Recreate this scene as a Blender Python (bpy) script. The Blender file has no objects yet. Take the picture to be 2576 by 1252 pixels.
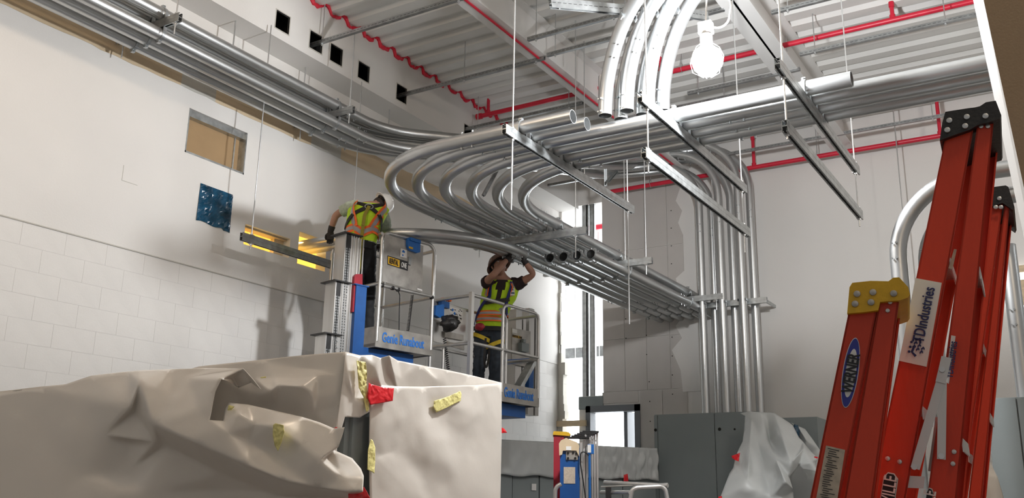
import bpy, bmesh, math, random
from mathutils import Vector, Matrix, geometry, noise
from math import sin, cos, pi, radians as R
random.seed(7)
S = bpy.context.scene
C = S.collection
V = Vector
# ------------------------------------------------------------------ camera
YAW, PIT, ROL, F = R(31.9197), R(15.104), R(1.046), 2358.87
EYE = V((0, 0, 1.6))
fw = V((-sin(YAW)*cos(PIT), cos(YAW)*cos(PIT), sin(PIT)))
rt = V((cos(YAW), sin(YAW), 0)); up = rt.cross(fw)
rt = (rt*cos(ROL) + up*sin(ROL)).normalized(); up = rt.cross(fw)
cam = bpy.data.cameras.new('camera'); cam.sensor_width = 36; cam.lens = 36*F/2576
cam.clip_start = .05; cam.clip_end = 200
camo = bpy.data.objects.new('camera', cam); C.objects.link(camo)
camo.matrix_world = Matrix(((rt.x, up.x, -fw.x, EYE.x), (rt.y, up.y, -fw.y, EYE.y), (rt.z, up.z, -fw.z, EYE.z), (0, 0, 0, 1)))
S.camera = camo
# ------------------------------------------------------------------ light, exposure
wd = bpy.data.worlds.new('world'); S.world = wd; wd.use_nodes = True
wd.node_tree.nodes['Background'].inputs[0].default_value = (1, .97, .93, 1)
wd.node_tree.nodes['Background'].inputs[1].default_value = .26
S.view_settings.view_transform = 'Standard'; S.view_settings.look = 'None'
S.view_settings.gamma = 1; S.view_settings.exposure = 0.12; S.view_settings.use_curve_mapping = False
def lamp(name, loc, power, col=(1, 1, 1), r=.1, kind='POINT', rot=None, size=1, sy=None, spread=None):
    l = bpy.data.lights.new(name, kind); l.energy = power; l.color = col
    if kind == 'AREA':
        l.shape = 'RECTANGLE'; l.size = size; l.size_y = sy or size
        if spread: l.spread = spread
    else: l.shadow_soft_size = r
    o = bpy.data.objects.new(name, l); C.objects.link(o); o.location = loc
    if rot: o.rotation_euler = rot
    return o
LAMP = V((-2.16, 6.17, 4.81))
lamp('temporary_lamp_near_left', (-4.7, 3.2, 6.1), 75, (1, .80, .60), .12)
lamp('temporary_lamp_right', (1.6, 2.4, 5.6), 120, (1, .82, .62), .25)
lamp('temporary_lamp_right_bay', (2.4, 8.8, 5.6), 130, (1, .93, .86), .15)
lamp('next_room_daylight', (-7.0, 17.6, 6.3), 900, (.95, .98, 1), kind='AREA', rot=(R(-25), 0, 0), size=5, sy=2)
lamp('room_behind_left_wall_lamp', (-8.1, 7.0, 5.0), 45, (1, .8, .42), .1)
# ------------------------------------------------------------------ materials
def mat(name, col, rough=.6, metal=0, bump=0, bscale=40, var=0, vscale=3, emit=None, alpha=None, trans=0, coat=0, spec=None, stretch=None):
    m = bpy.data.materials.new(name); m.use_nodes = True
    nt = m.node_tree; b = nt.nodes['Principled BSDF']
    b.inputs['Base Color'].default_value = (*col, 1); b.inputs['Roughness'].default_value = rough
    b.inputs['Metallic'].default_value = metal
    if spec is not None: b.inputs['Specular IOR Level'].default_value = spec
    if coat: b.inputs['Coat Weight'].default_value = coat
    if emit: b.inputs['Emission Color'].default_value = (*col, 1); b.inputs['Emission Strength'].default_value = emit
    if trans: b.inputs['Transmission Weight'].default_value = trans
    if alpha is not None: b.inputs['Alpha'].default_value = alpha
    if var or bump:
        tc = nt.nodes.new('ShaderNodeTexCoord'); mp = nt.nodes.new('ShaderNodeMapping')
        nt.links.new(tc.outputs['Object'], mp.inputs[0])
        if stretch: mp.inputs['Scale'].default_value = stretch
    if var:
        n = nt.nodes.new('ShaderNodeTexNoise'); n.inputs['Scale'].default_value = vscale; n.inputs['Detail'].default_value = 5
        nt.links.new(mp.outputs[0], n.inputs['Vector'])
        r = nt.nodes.new('ShaderNodeValToRGB'); r.color_ramp.elements[0].position = .3; r.color_ramp.elements[1].position = .7
        r.color_ramp.elements[0].color = (*[c*(1-var) for c in col], 1); r.color_ramp.elements[1].color = (*[min(1, c*(1+var)) for c in col], 1)
        nt.links.new(n.outputs[0], r.inputs[0]); nt.links.new(r.outputs[0], b.inputs['Base Color'])
        if metal > .5 and var > .05:
            q = nt.nodes.new('ShaderNodeMapRange'); q.inputs[3].default_value = rough*.75; q.inputs[4].default_value = rough*1.3
            nt.links.new(n.outputs[0], q.inputs[0]); nt.links.new(q.outputs[0], b.inputs['Roughness'])
    if bump:
        n2 = nt.nodes.new('ShaderNodeTexNoise'); n2.inputs['Scale'].default_value = bscale; n2.inputs['Detail'].default_value = 4
        nt.links.new(mp.outputs[0], n2.inputs['Vector'])
        bp = nt.nodes.new('ShaderNodeBump'); bp.inputs['Strength'].default_value = bump; bp.inputs['Distance'].default_value = .02
        nt.links.new(n2.outputs[0], bp.inputs['Height']); nt.links.new(bp.outputs[0], b.inputs['Normal'])
    return m
M = {}
M['wall'] = mat('painted wall', (.72, .70, .67), .75, bump=.06, bscale=60, var=.025, vscale=.8)
M['block'] = mat('painted block', (.72, .70, .67), .7, bump=.04, bscale=70, var=.02, vscale=6)
M['mortar'] = mat('mortar joint', (.67, .65, .62), .85, bump=.1)
M['tan'] = mat('bare patching strip', (.60, .47, .31), .8, var=.1, vscale=2, bump=.05)
M['mud'] = mat('grey joint compound', (.50, .48, .43), .85, var=.06, vscale=5)
M['gyp'] = mat('bare gypsum board', (.53, .50, .47), .85, var=.03, vscale=2.5)
M['deck'] = mat('painted roof deck', (.68, .67, .64), .55, var=.04, vscale=1.2)
M['beam'] = mat('painted steel beam', (.74, .73, .71), .5, var=.03, vscale=2)
M['red'] = mat('red sprinkler paint', (.60, .018, .045), .38, var=.06, vscale=6)
M['caulk'] = mat('red fire sealant', (.68, .008, .035), .5, bump=.5, bscale=30)
M['emt'] = mat('galvanised conduit', (.55, .56, .56), .36, .95, var=.035, vscale=1.6)
M['emt2'] = mat('dull galvanised fitting', (.44, .46, .47), .34, .88, var=.12, vscale=25)
M['strut'] = mat('galvanised strut', (.50, .52, .52), .36, .9, var=.18, vscale=18)
M['strutd'] = mat('aged strut', (.34, .35, .35), .42, .85, var=.2, vscale=14)
M['rod'] = mat('zinc rod', (.62, .63, .63), .35, .9, var=.05, vscale=30)
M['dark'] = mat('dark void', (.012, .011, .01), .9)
M['black'] = mat('black plastic', (.018, .017, .017), .45, bump=.15, bscale=90)
M['alu'] = mat('mill aluminium', (.62, .61, .59), .38, .85, var=.08, vscale=12, stretch=(1, 1, .1))
M['alud'] = mat('worn aluminium', (.42, .40, .37), .45, .8, var=.2, vscale=9)
M['lblue'] = mat('blue lift paint', (.010, .085, .30), .4, var=.12, vscale=8)
M['lred'] = mat('red powder coat', (.35, .015, .03), .45, var=.1, vscale=10)
M['grey'] = mat('grey painted steel', (.235, .265, .265), .5, var=.03, vscale=3, bump=.05, bscale=200)
M['greyd'] = mat('grey door frame paint', (.16, .17, .185), .5)
M['orange'] = mat('orange fibreglass', (.60, .040, .008), .45, var=.07, vscale=5, bump=.06, bscale=50, stretch=(1, 1, .3))
M['yel'] = mat('yellow moulded plastic', (.70, .40, .01), .45, var=.1, vscale=14, bump=.1)
M['white'] = mat('white sticker', (.78, .76, .73), .5)
M['ink'] = mat('black print', (.012, .012, .015), .5)
M['navy'] = mat('navy print', (.02, .025, .12), .5)
M['bprint'] = mat('blue print', (.02, .17, .58), .5)
M['sblue'] = mat('blue oval', (.03, .04, .30), .45)
M['stick'] = mat('cream instruction label', (.52, .44, .35), .6, var=.15, vscale=60)
M['poly'] = mat('white plastic sheeting', (.68, .625, .555), .28, bump=.16, bscale=5, var=.02, vscale=2, spec=.6)
M['poly2'] = mat('translucent grey sheeting', (.55, .57, .56), .35, bump=.2, bscale=4, spec=.5)
M['ytape'] = mat('pale yellow masking tape', (.78, .70, .27), .55, bump=.4, bscale=25)
M['rtape'] = mat('red sheathing tape', (.72, .012, .02), .3, bump=.2, bscale=20)
M['bluef'] = mat('blue film', (.006, .055, .11), .2, bump=.7, bscale=9, var=.5, vscale=7)
M['card'] = mat('brown board', (.36, .24, .125), .85, var=.05, vscale=5)
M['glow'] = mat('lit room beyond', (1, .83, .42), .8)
M['wood'] = mat('raw lumber', (.62, .49, .32), .7, var=.12, vscale=9, stretch=(1, 1, 6))
M['brown'] = mat('tan wall corner', (.36, .265, .17), .8, bump=.08, bscale=90, var=.02)
M['bead'] = mat('white corner bead', (.80, .78, .74), .5)
M['skin'] = mat('skin', (.42, .22, .15), .5, var=.06, vscale=20)
M['hair'] = mat('dark brown hair', (.03, .02, .014), .7)
M['lime'] = mat('lime vest mesh', (.52, .78, .015), .65, bump=.3, bscale=40)
M['vor'] = mat('orange vest tape', (.95, .16, .02), .6)
M['refl'] = mat('silver reflective tape', (.36, .34, .34), .4, .3)
M['shirt'] = mat('dark brown t-shirt', (.028, .016, .018), .85, bump=.3, bscale=20)
M['gshirt'] = mat('pale green striped shirt', (.42, .47, .36), .8, var=.2, vscale=40, bump=.3, bscale=25)
M['pants'] = mat('black work trousers', (.012, .012, .014), .8, bump=.3, bscale=18)
M['jean'] = mat('dark denim', (.035, .045, .06), .85, var=.25, vscale=15, bump=.3, bscale=20)
M['strap'] = mat('black webbing', (.018, .016, .016), .7)
M['bstrap'] = mat('navy webbing', (.02, .025, .16), .65)
M['ystrap'] = mat('yellow webbing', (.72, .52, .03), .65)
M['olive'] = mat('olive lanyard webbing', (.30, .25, .03), .75, bump=.5, bscale=60)
M['hat'] = mat('white hard hat shell', (.80, .79, .77), .3)
M['cam'] = mat('brown patterned hard hat', (.16, .09, .065), .4, var=.7, vscale=18)
M['glove'] = mat('dark work glove', (.03, .024, .022), .8, bump=.3)
M['bulb'] = mat('glowing lamp globe', (.95, .97, 1), .4, emit=1200)
M['floor'] = mat('concrete floor', (.17, .16, .15), .7, var=.08, vscale=1.5)
M['roomw'] = mat('white room beyond', (.80, .80, .80), .7)
M['dayl'] = mat('daylit glazing', (.93, .97, 1), .5, emit=4)
M['pink'] = mat('product sticker', (.75, .55, .5), .5)
M['bluem'] = mat('mid blue plastic', (.01, .13, .45), .4)
# ------------------------------------------------------------------ helpers
def W(u, v, **k):
    d = fw + rt*((u-1288)/F) + up*((626-v)/F)
    (ax, val), = k.items()
    t = val if ax == 'd' else (val - EYE['xyz'.index(ax)])/d['xyz'.index(ax)]
    return EYE + d*t
def onpl(u, v, O, n):
    d = fw + rt*((u-1288)/F) + up*((626-v)/F)
    return EYE + d*((O-EYE).dot(n)/d.dot(n))
def tag(o, label=None, cat=None, group=None, kind=None):
    if label: o['label'] = label
    if cat: o['category'] = cat
    if group: o['group'] = group
    if kind: o['kind'] = kind
    return o
def empty(name, label, cat, loc=(0, 0, 0), group=None):
    o = bpy.data.objects.new(name, None); C.objects.link(o); o.location = loc; o.empty_display_size = .1
    return tag(o, label, cat, group)
def basis(d, upv=V((0, 0, 1))):
    d = d.normalized()
    if abs(d.dot(upv)) > .98: upv = V((0, 1, 0)) if abs(d.y) < .9 else V((1, 0, 0))
    s = d.cross(upv).normalized(); u = s.cross(d).normalized()
    return d, s, u
class MB:
    def __init__(s): s.v = []; s.f = []
    def add(s, vs, fs):
        n = len(s.v); s.v += [V(p) for p in vs]; s.f += [tuple(i+n for i in f) for f in fs]; return s
    def hexa(s, p): # 8 points: bottom loop 0-3, top loop 4-7
        return s.add(p, [(3, 2, 1, 0), (4, 5, 6, 7), (0, 1, 5, 4), (1, 2, 6, 5), (2, 3, 7, 6), (3, 0, 4, 7)])
    def box(s, a, b):
        x0, x1 = sorted((a[0], b[0])); y0, y1 = sorted((a[1], b[1])); z0, z1 = sorted((a[2], b[2]))
        return s.hexa([(x0, y0, z0), (x1, y0, z0), (x1, y1, z0), (x0, y1, z0), (x0, y0, z1), (x1, y0, z1), (x1, y1, z1), (x0, y1, z1)])
    def obox(s, c, ax, sz): # oriented box, ax = three unit vectors
        c = V(c); a, b, d = [V(ax[i])*(sz[i]/2) for i in range(3)]
        return s.hexa([c-a-b-d, c+a-b-d, c+a+b-d, c-a+b-d, c-a-b+d, c+a-b+d, c+a+b+d, c-a+b+d])
    def bar(s, p, q, w, h, upv=V((0, 0, 1))):
        p, q = V(p), V(q); d, sd, u = basis(q-p, upv)
        return s.obox((p+q)/2, (d, sd, u), ((q-p).length, w, h))
    def extr(s, prof, p, q, upv=V((0, 0, 1)), cap=True): # closed 2D profile (side, up) swept p->q
        p, q = V(p), V(q); d, sd, u = basis(q-p, upv); n = len(prof)
        vs = [p+sd*a+u*b for a, b in prof]+[q+sd*a+u*b for a, b in prof]
        fs = [(i, (i+1) % n, n+(i+1) % n, n+i) for i in range(n)]
        if cap: fs += [tuple(range(n-1, -1, -1)), tuple(range(n, 2*n))]
        return s.add(vs, fs)
    def tube(s, pts, r, seg=16, cap=True, rs=None, hollow=False, ell=None, ref=None):
        pts = [V(p) for p in pts]; n = len(pts); vs = []; fs = []
        t0 = (pts[1]-pts[0]).normalized(); _, a, b = basis(t0) if ref is None else (t0, (ref-t0*ref.dot(t0)).normalized(), None)
        if ref is not None: b = t0.cross(a)
        prev = t0; rings = []
        for i, p in enumerate(pts):
            t = (pts[min(i+1, n-1)]-pts[max(i-1, 0)])
            t = t.normalized() if t.length > 1e-9 else prev
            q = prev.rotation_difference(t); a = (q @ a).normalized(); b = t.cross(a).normalized(); prev = t
            rr = rs[i] if rs else r
            ra, rb = (rr if isinstance(rr, (tuple, list)) else (rr, rr))
            if ell: rb = rb*ell
            rings.append((p, a.copy(), b.copy(), ra, rb))
        def ring(p, a, b, ra, rb):
            k = len(vs)
            for j in range(seg):
                w = 2*pi*j/seg; vs.append(p+a*(cos(w)*ra)+b*(sin(w)*rb))
            return k
        def join(k0, k1):
            for j in range(seg): fs.append((k0+j, k0+(j+1) % seg, k1+(j+1) % seg, k1+j))
        ks = [ring(*g) for g in rings]
        for i in range(n-1): join(ks[i], ks[i+1])
        for end in (0, 1):
            g = rings[0] if end == 0 else rings[-1]; k = ks[0] if end == 0 else ks[-1]
            tdir = (pts[1]-pts[0]).normalized() if end == 0 else (pts[-2]-pts[-1]).normalized()
            if hollow:
                k1 = ring(g[0], g[1], g[2], g[3]*.93, g[4]*.93); k2 = ring(g[0]+tdir*.35, g[1], g[2], g[3]*.93, g[4]*.93)
                if end: join(k, k1); join(k1, k2); fs.append(tuple(range(k2, k2+seg)))
                else: join(k1, k); join(k2, k1); fs.append(tuple(range(k2+seg-1, k2-1, -1)))
            elif cap: fs.append(tuple(range(k+seg-1, k-1, -1)) if end == 0 else tuple(range(k, k+seg)))
        return s.add(vs, fs)
    def cyl(s, p, q, r, seg=12): return s.tube([p, q], r, seg)
    def lathe(s, prof, c, axis=V((0, 0, 1)), seg=24, sx=1):
        d, a, b = basis(V(axis)); c = V(c); vs = []; fs = []; n = len(prof)
        for r, h in prof:
            for j in range(seg):
                w = 2*pi*j/seg; vs.append(c+a*(cos(w)*r*sx)+b*(sin(w)*r)+d*h)
        for i in range(n-1):
            for j in range(seg): fs.append((i*seg+j, i*seg+(j+1) % seg, (i+1)*seg+(j+1) % seg, (i+1)*seg+j))
        fs.append(tuple(range(seg-1, -1, -1))); fs.append(tuple(range((n-1)*seg, n*seg)))
        return s.add(vs, fs)
    def poly(s, pts, th, nrm=None): # flat polygon with thickness
        pts = [V(p) for p in pts]; n = len(pts)
        nn = nrm or (pts[1]-pts[0]).cross(pts[2]-pts[0]).normalized(); o = V(nn)*th
        return s.add(pts+[p-o for p in pts], [tuple(range(n)), tuple(range(2*n-1, n-1, -1))]+[((i+1) % n, i, n+i, n+(i+1) % n) for i in range(n)])
    def build(s, name, m, parent=None, smooth=35, label=None):
        me = bpy.data.meshes.new(name); me.from_pydata([tuple(p) for p in s.v], [], s.f)
        bm = bmesh.new(); bm.from_mesh(me); bmesh.ops.recalc_face_normals(bm, faces=bm.faces); bm.to_mesh(me); bm.free()
        if smooth:
            me.polygons.foreach_set('use_smooth', [True]*len(me.polygons)); me.set_sharp_from_angle(angle=R(smooth))
        me.materials.append(m if not isinstance(m, str) else M[m])
        o = bpy.data.objects.new(name, me); C.objects.link(o)
        if parent: o.parent = parent; o.matrix_parent_inverse = Matrix.Translation(-V(parent.location))
        if label: o['label'] = label
        return o
def struct(o): o['kind'] = 'structure'; return o
def path(pts, rad, seg=14):
    pts = [V(p) for p in pts]; out = [pts[0]]
    rads = rad if isinstance(rad, list) else [rad]*(len(pts)-2)
    for i in range(1, len(pts)-1):
        a = (pts[i]-pts[i-1]); b = (pts[i+1]-pts[i]); la, lb = a.length, b.length; a.normalize(); b.normalize()
        th = a.angle(b)
        if th < .02: out.append(pts[i]); continue
        r = rads[i-1]; t = min(r*math.tan(th/2), la*.49 if i > 1 else la*.98, lb*.49 if i < len(pts)-2 else lb*.98); r = t/math.tan(th/2)
        p1 = pts[i]-a*t; pr = (b-a*a.dot(b)).normalized(); c = p1+pr*r; k = max(3, int(seg*th/1.57))
        out += [c-pr*(r*cos(th*j/k))+a*(r*sin(th*j/k)) for j in range(k+1)]
    out.append(pts[-1]); return out
def nearest(pth, q):
    q = V(q); best = None
    for i in range(len(pth)-1):
        a, b = pth[i], pth[i+1]; L = (b-a).length
        t = max(0, min(1, (q-a).dot(b-a)/(L*L))) if L > 1e-6 else 0
        p = a+(b-a)*t; e = (p-q).length
        if best is None or e < best[0]: best = (e, p, (b-a).normalized())
    return best[1], best[2]
ER = .058
def coupling(p, d, r, parent, toward=V((0, 0, -1))):
    m = MB(); L = .085
    m.tube([p-d*L, p-d*L, p-d*.012, p-d*.008, p+d*.008, p+d*.012, p+d*L, p+d*L], r, 20, rs=[r, r*1.12, r*1.12, r*1.03, r*1.03, r*1.12, r*1.12, r])
    _, s, u = basis(d)
    for k in (-.055, .055):
        for w in (u, -u):
            q = p+d*k; m.cyl(q+w*r, q+w*(r+.022), .008, 8)
            m.cyl(q+w*r+s*.03, q+w*(r+.012)+s*.03, .006, 6)
    return m.build('coupling', M['emt2'], parent)
def strap(p, d, r, parent, upv=V((0, 0, 1)), side=1):
    m = MB(); d, s, u = basis(d, upv); u = u*side
    n = 16; vs = []; fs = []
    for j in range(n+1):
        w = -pi*.08+pi*1.16*j/n
        for dd, rr in ((-.016, r+.001), (.016, r+.001), (.016, r+.006), (-.016, r+.006)):
            vs.append(p+s*(cos(w)*rr)+u*(sin(w)*rr)+d*dd)
    for j in range(n):
        for k in range(4): fs.append((j*4+k, j*4+(k+1) % 4, j*4+4+(k+1) % 4, j*4+4+k))
    m.add(vs, fs)
    m.obox(p+u*(r+.016), (d, s, u), (.03, .034, .024)); m.cyl(p+u*(r+.018)-s*.03, p+u*(r+.018)+s*.03, .006, 6)
    for k in (-1, 1): m.obox(p+s*(k*(r+.006))-u*(r*.55), (d, s, u), (.034, .008, r*.9))
    return m.build('strap', M['emt2'], parent)
def conduit(label, pts, rad, coup=(), straps=(), r=ER, hollow=True, group=None, sside=1, name='steel_conduit'):
    pth = path(pts, rad); o = empty(name, label, 'pipe', pth[0], group)
    MB().tube(pth, r, 22, hollow=hollow).build('pipe', M['emt'], o, 50)
    for q in coup: p, d = nearest(pth, q); coupling(p, d, r, o)
    for q in straps:
        sd = sside
        if isinstance(q, tuple): q, sd = q
        p, d = nearest(pth, q); strap(p, d, r, o, side=sd)
    return o
STR = [(-.0205, -.041), (-.0205, -.006), (-.0165, -.004), (-.0165, .004), (-.0205, .006), (-.0205, .041), (.0205, .041), (.0205, .006), (.0165, .004), (.0165, -.004), (.0205, -.006), (.0205, -.041)]
def strut_mb(p, q, dbl=True, fl=1):
    m = MB(); p, q = V(p), V(q)
    if dbl:
        # two back-to-back channels: web, side walls and lips as separate plates so the ends read as open
        d, s, u = basis(q-p); L = (q-p).length; c = (p+q)/2; t = .0035
        for sg in (1, -1):
            for k in (-1, 1):
                m.obox(c+s*(k*.0187)+u*(sg*.0215), (d, s, u), (L, t, .038)); m.obox(c+s*(k*.0145)+u*(sg*.039), (d, s, u), (L, .012, t))
            m.obox(c+u*(sg*.0022), (d, s, u), (L, .040, t))
    else:
        d, s, u = basis(q-p); L = (q-p).length; c = (p+q)/2; t = .0035
        for k in (-1, 1):
            m.obox(c+s*(k*.0187), (d, s, u), (L, t, .041)); m.obox(c+s*(k*.0145)-u*(.019*fl), (d, s, u), (L, .012, t))
        m.obox(c+u*(.019*fl), (d, s, u), (L, .040, t))
    return m
def slots(p, q, off, step=.05, size=(.028, .013)):
    m = MB(); p, q = V(p), V(q); d, s, u = basis(q-p); L = (q-p).length; k = int(L/step)
    for i in range(k): m.obox(p+d*(step*(i+.5))+u*off, (d, s, u), (size[0], size[1], .003))
    return m
def rod(p, q, parent, r=.006, name='rod'):
    return MB().cyl(p, q, r, 8).build(name, M['rod'], parent)
def nut(p, parent, flip=1):
    m = MB(); p = V(p); m.cyl(p, p+V((0, 0, .012*flip)), .015, 6); m.obox(p-V((0, 0, .004*flip)), ((1, 0, 0), (0, 1, 0), (0, 0, 1)), (.042, .042, .006))
    return m.build('nut', M['rod'], parent)
def text(s, c, xd, yd, size, m, parent=None, name='lettering', ext=.0015, bold=.0, shear=0, align='CENTER', nrm_off=.002, fit=None):
    cu = bpy.data.curves.new('t', 'FONT'); cu.body = s; cu.size = size; cu.align_x = align; cu.align_y = 'CENTER'; cu.extrude = ext; cu.offset = bold*size; cu.shear = shear; cu.resolution_u = 3
    t = bpy.data.objects.new('t', cu); C.objects.link(t)
    bpy.context.view_layer.update()
    me = bpy.data.meshes.new_from_object(t.evaluated_get(bpy.context.evaluated_depsgraph_get()))
    bpy.data.objects.remove(t); bpy.data.curves.remove(cu)
    if fit:
        xs = [v.co.x for v in me.vertices]; ys = [v.co.y for v in me.vertices]; cx, cy = (max(xs)+min(xs))/2, (max(ys)+min(ys))/2
        for v in me.vertices: v.co.x = (v.co.x-cx)*fit[0]/(max(xs)-min(xs)); v.co.y = (v.co.y-cy)*fit[1]/(max(ys)-min(ys))
    x = V(xd); y = V(yd); n = x.cross(y).normalized(); y2 = y.normalized()
    mt = Matrix(((x.x, y2.x, n.x, 0), (x.y, y2.y, n.y, 0), (x.z, y2.z, n.z, 0), (0, 0, 0, 1)))
    me.transform(mt); me.transform(Matrix.Translation(V(c)+n*nrm_off))
    me.materials.clear(); me.materials.append(M[m] if isinstance(m, str) else m)
    o = bpy.data.objects.new(name, me); C.objects.link(o)
    if parent: o.parent = parent; o.matrix_parent_inverse = Matrix.Translation(-V(parent.location))
    return o
# ------------------------------------------------------------------ room shell
ZC = 7.08; XW = -7.4; XB = -7.04; YB = 13.4; ZS = 6.39
struct(MB().box((-12, -6, -.1), (8, 20, 0)).build('floor', M['floor'], smooth=0))
def cut(a0, a1, b0, b1, holes): # cells of a wall rectangle outside the holes
    A = sorted({a0, a1, *[h[0] for h in holes], *[h[1] for h in holes]}); B = sorted({b0, b1, *[h[2] for h in holes], *[h[3] for h in holes]})
    A = [a for a in A if a0 <= a <= a1]; B = [b for b in B if b0 <= b <= b1]
    for i in range(len(A)-1):
        for j in range(len(B)-1):
            ca, cb = (A[i]+A[i+1])/2, (B[j]+B[j+1])/2
            if not any(h[0] < ca < h[1] and h[2] < cb < h[3] for h in holes): yield A[i], A[i+1], B[j], B[j+1]
wl_holes = [(5.70, 6.47, 4.90, 5.37), (5.95, 6.32, 4.28, 4.62), (6.56, 7.22, 4.16, 4.38), (7.35, 7.80, 4.13, 4.50)]
m = MB()
for a, b, c, d in cut(-4, YB, 3.78, ZS+.05, wl_holes): m.box((XW-.15, a, c), (XW, b, d))
wl = struct(m.build('wall_left', M['wall'], smooth=0))
# painted block courses of the lower wall, each block a piece with a recessed joint
struct(MB().box((XW-.16, -4, 0), (XW-.006, YB, 3.78)).build('wall_left', M['mortar'], smooth=0))
lower = bpy.data.objects['wall_left.001']
bmh = bmesh.new(); bmesh.ops.create_cube(bmh, size=1); bmesh.ops.scale(bmh, vec=(.006, .3975, .1975), verts=bmh.verts)
bme = bpy.data.meshes.new('block'); bmh.to_mesh(bme); bmh.free(); bme.materials.append(M['block'])
for r in range(9):
    z = 3.78-.1-.2*r
    for k in range(25):
        y = 3.2+.4*k+(.2 if r % 2 else 0)
        if y > 13.1: continue
        o = bpy.data.objects.new('block', bme); C.objects.link(o); o.location = (XW-.0072, y, z); o.parent = lower
MB().box((XW-.002, -4, 3.775), (XW+.004, 8.2, 3.785)).build('crack_line', M['mud'], wl, 0)
# bare patching strip high on the wall, with torn compound ends
st = MB(); rng = random.Random(3); y = 2.9
m2 = MB()
pts = []
yy = 2.5
while yy < 11.2: pts.append(yy); yy += rng.uniform(.08, .2)
lo = [5.555+rng.uniform(-.008, .008) for _ in pts]; hi = [5.80+rng.uniform(-.008, .012) for _ in pts]
for i in range(len(pts)-1):
    (m2 if (5.55 < pts[i] < 5.95 or 7.25 < pts[i] < 7.75) else st).hexa([(XW-.001, pts[i], lo[i]), (XW+.004, pts[i], lo[i]), (XW+.004, pts[i+1], lo[i+1]), (XW-.001, pts[i+1], lo[i+1]), (XW-.001, pts[i], hi[i]), (XW+.004, pts[i], hi[i]), (XW+.004, pts[i+1], hi[i+1]), (XW-.001, pts[i+1], hi[i+1])])
st.build('bare_strip', M['tan'], wl, 0, 'tan bare patching strip along the wall'); m2.build('compound_patch', M['mud'], wl, 0, 'grey joint compound patch')
MB().box((XW, 5.05, 4.40), (XW+.002, 5.055, 4.55)).box((XW, 5.05, 4.40), (XW+.002, 5.22, 4.405)).build('pencil_mark', M['mud'], wl, 0)
# steel-framed opening with brown board behind
m = MB(); a, b, c, d = wl_holes[0]
for q in (((XW-.15, a, c), (XW+.004, b, c+.018)), ((XW-.15, a, d-.07), (XW-.03, b, d)), ((XW-.15, a, c), (XW+.004, a+.012, d)), ((XW-.10, b-.014, c), (XW+.004, b, d)), ((XW-.10, b-.09, c), (XW-.085, b-.075, d))): m.box(*q)
m.build('window_frame', M['strut'], wl, 0); MB().box((XW-.12, a-.1, c-.1), (XW-.10, b+.1, d+.1)).build('brown_board', M['card'], wl, 0)
# blue film over the second opening
bm = bmesh.new(); N = 16; g = []
a, b, c, d = wl_holes[1]
for i in range(N+1):
    for j in range(N+1):
        s, t = i/N, j/N; e = .02 if (0 < i < N and 0 < j < N) else .006
        y = a-.02+(b-a+.05)*s+.015*(1-t)*(s-.5); z = c-.03+(d-c+.05)*t-.05*(s > .8)*(1-t)*.5+.01*sin(9*s)*(1-t)
        g.append(bm.verts.new((XW+.006+e*abs(noise.noise(V((s*5, t*7, 3))))*2, y, z)))
for i in range(N):
    for j in range(N): bm.faces.new([g[i*(N+1)+j], g[(i+1)*(N+1)+j], g[(i+1)*(N+1)+j+1], g[i*(N+1)+j+1]])
me = bpy.data.meshes.new('blue_film'); bm.to_mesh(me); bm.free(); me.materials.append(M['bluef'])
o = bpy.data.objects.new('blue_film', me); C.objects.link(o); tag(o, 'crumpled blue film taped over the small opening below the brown board', 'film')
sm = o.modifiers.new('s', 'SOLIDIFY'); sm.thickness = .002
# lit room seen through the two ragged holes
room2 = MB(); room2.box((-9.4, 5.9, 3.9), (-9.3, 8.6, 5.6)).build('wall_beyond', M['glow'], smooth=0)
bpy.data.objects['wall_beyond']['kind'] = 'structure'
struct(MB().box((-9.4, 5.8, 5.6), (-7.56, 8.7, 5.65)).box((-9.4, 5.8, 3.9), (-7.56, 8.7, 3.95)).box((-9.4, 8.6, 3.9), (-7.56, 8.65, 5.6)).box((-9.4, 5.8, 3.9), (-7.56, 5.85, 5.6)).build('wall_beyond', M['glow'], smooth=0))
m = MB()
for y in (6.7, 6.95, 7.15, 7.6, 7.85): m.box((-8.0, y, 3.95), (-7.95, y+.03, 5.6))
m.box((-7.56, 6.5, 4.36), (-7.45, 7.3, 4.39)).box((-7.56, 7.08, 4.14), (-7.5, 7.25, 4.38)); m.build('stud', M['wood'], wl, 0)
# bulkhead with square holes
H = [W(*p, x=XB) for p in ((711, 56), (795, 106), (846, 138), (915, 181), (1010, 236), (1178, 335))]
bh = [(p.y-.10, p.y+.10, p.z-.105, p.z+.105) for p in H]
m = MB()
for a, b, c, d in cut(-4, YB, ZS, ZC+.02, bh): m.box((XB-.02, a, c), (XB, b, d))
m.box((XW, -4, ZS), (XB-.02, YB, ZS+.02))
bk = struct(m.build('trim_1', M['wall'], smooth=0))
MB().box((XB-.34, -4, ZS+.03), (XB-.30, YB, ZC)).build('hole_shade_sheet', M['dark'], bk, 0)  # near-black sheet added so its colour gives the shade inside the square holes
m = MB()
for a, b, c, d in bh:
    for q in (((XB-.018, a-.012, c-.012), (XB+.003, a, d+.012)), ((XB-.018, b, c-.012), (XB+.003, b+.012, d+.012)), ((XB-.018, a, c-.012), (XB+.003, b, c)), ((XB-.018, a, d), (XB+.003, b, d+.012))): m.box(*q)
m.build('cut_edge', M['mud'], bk, 0)
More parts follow.
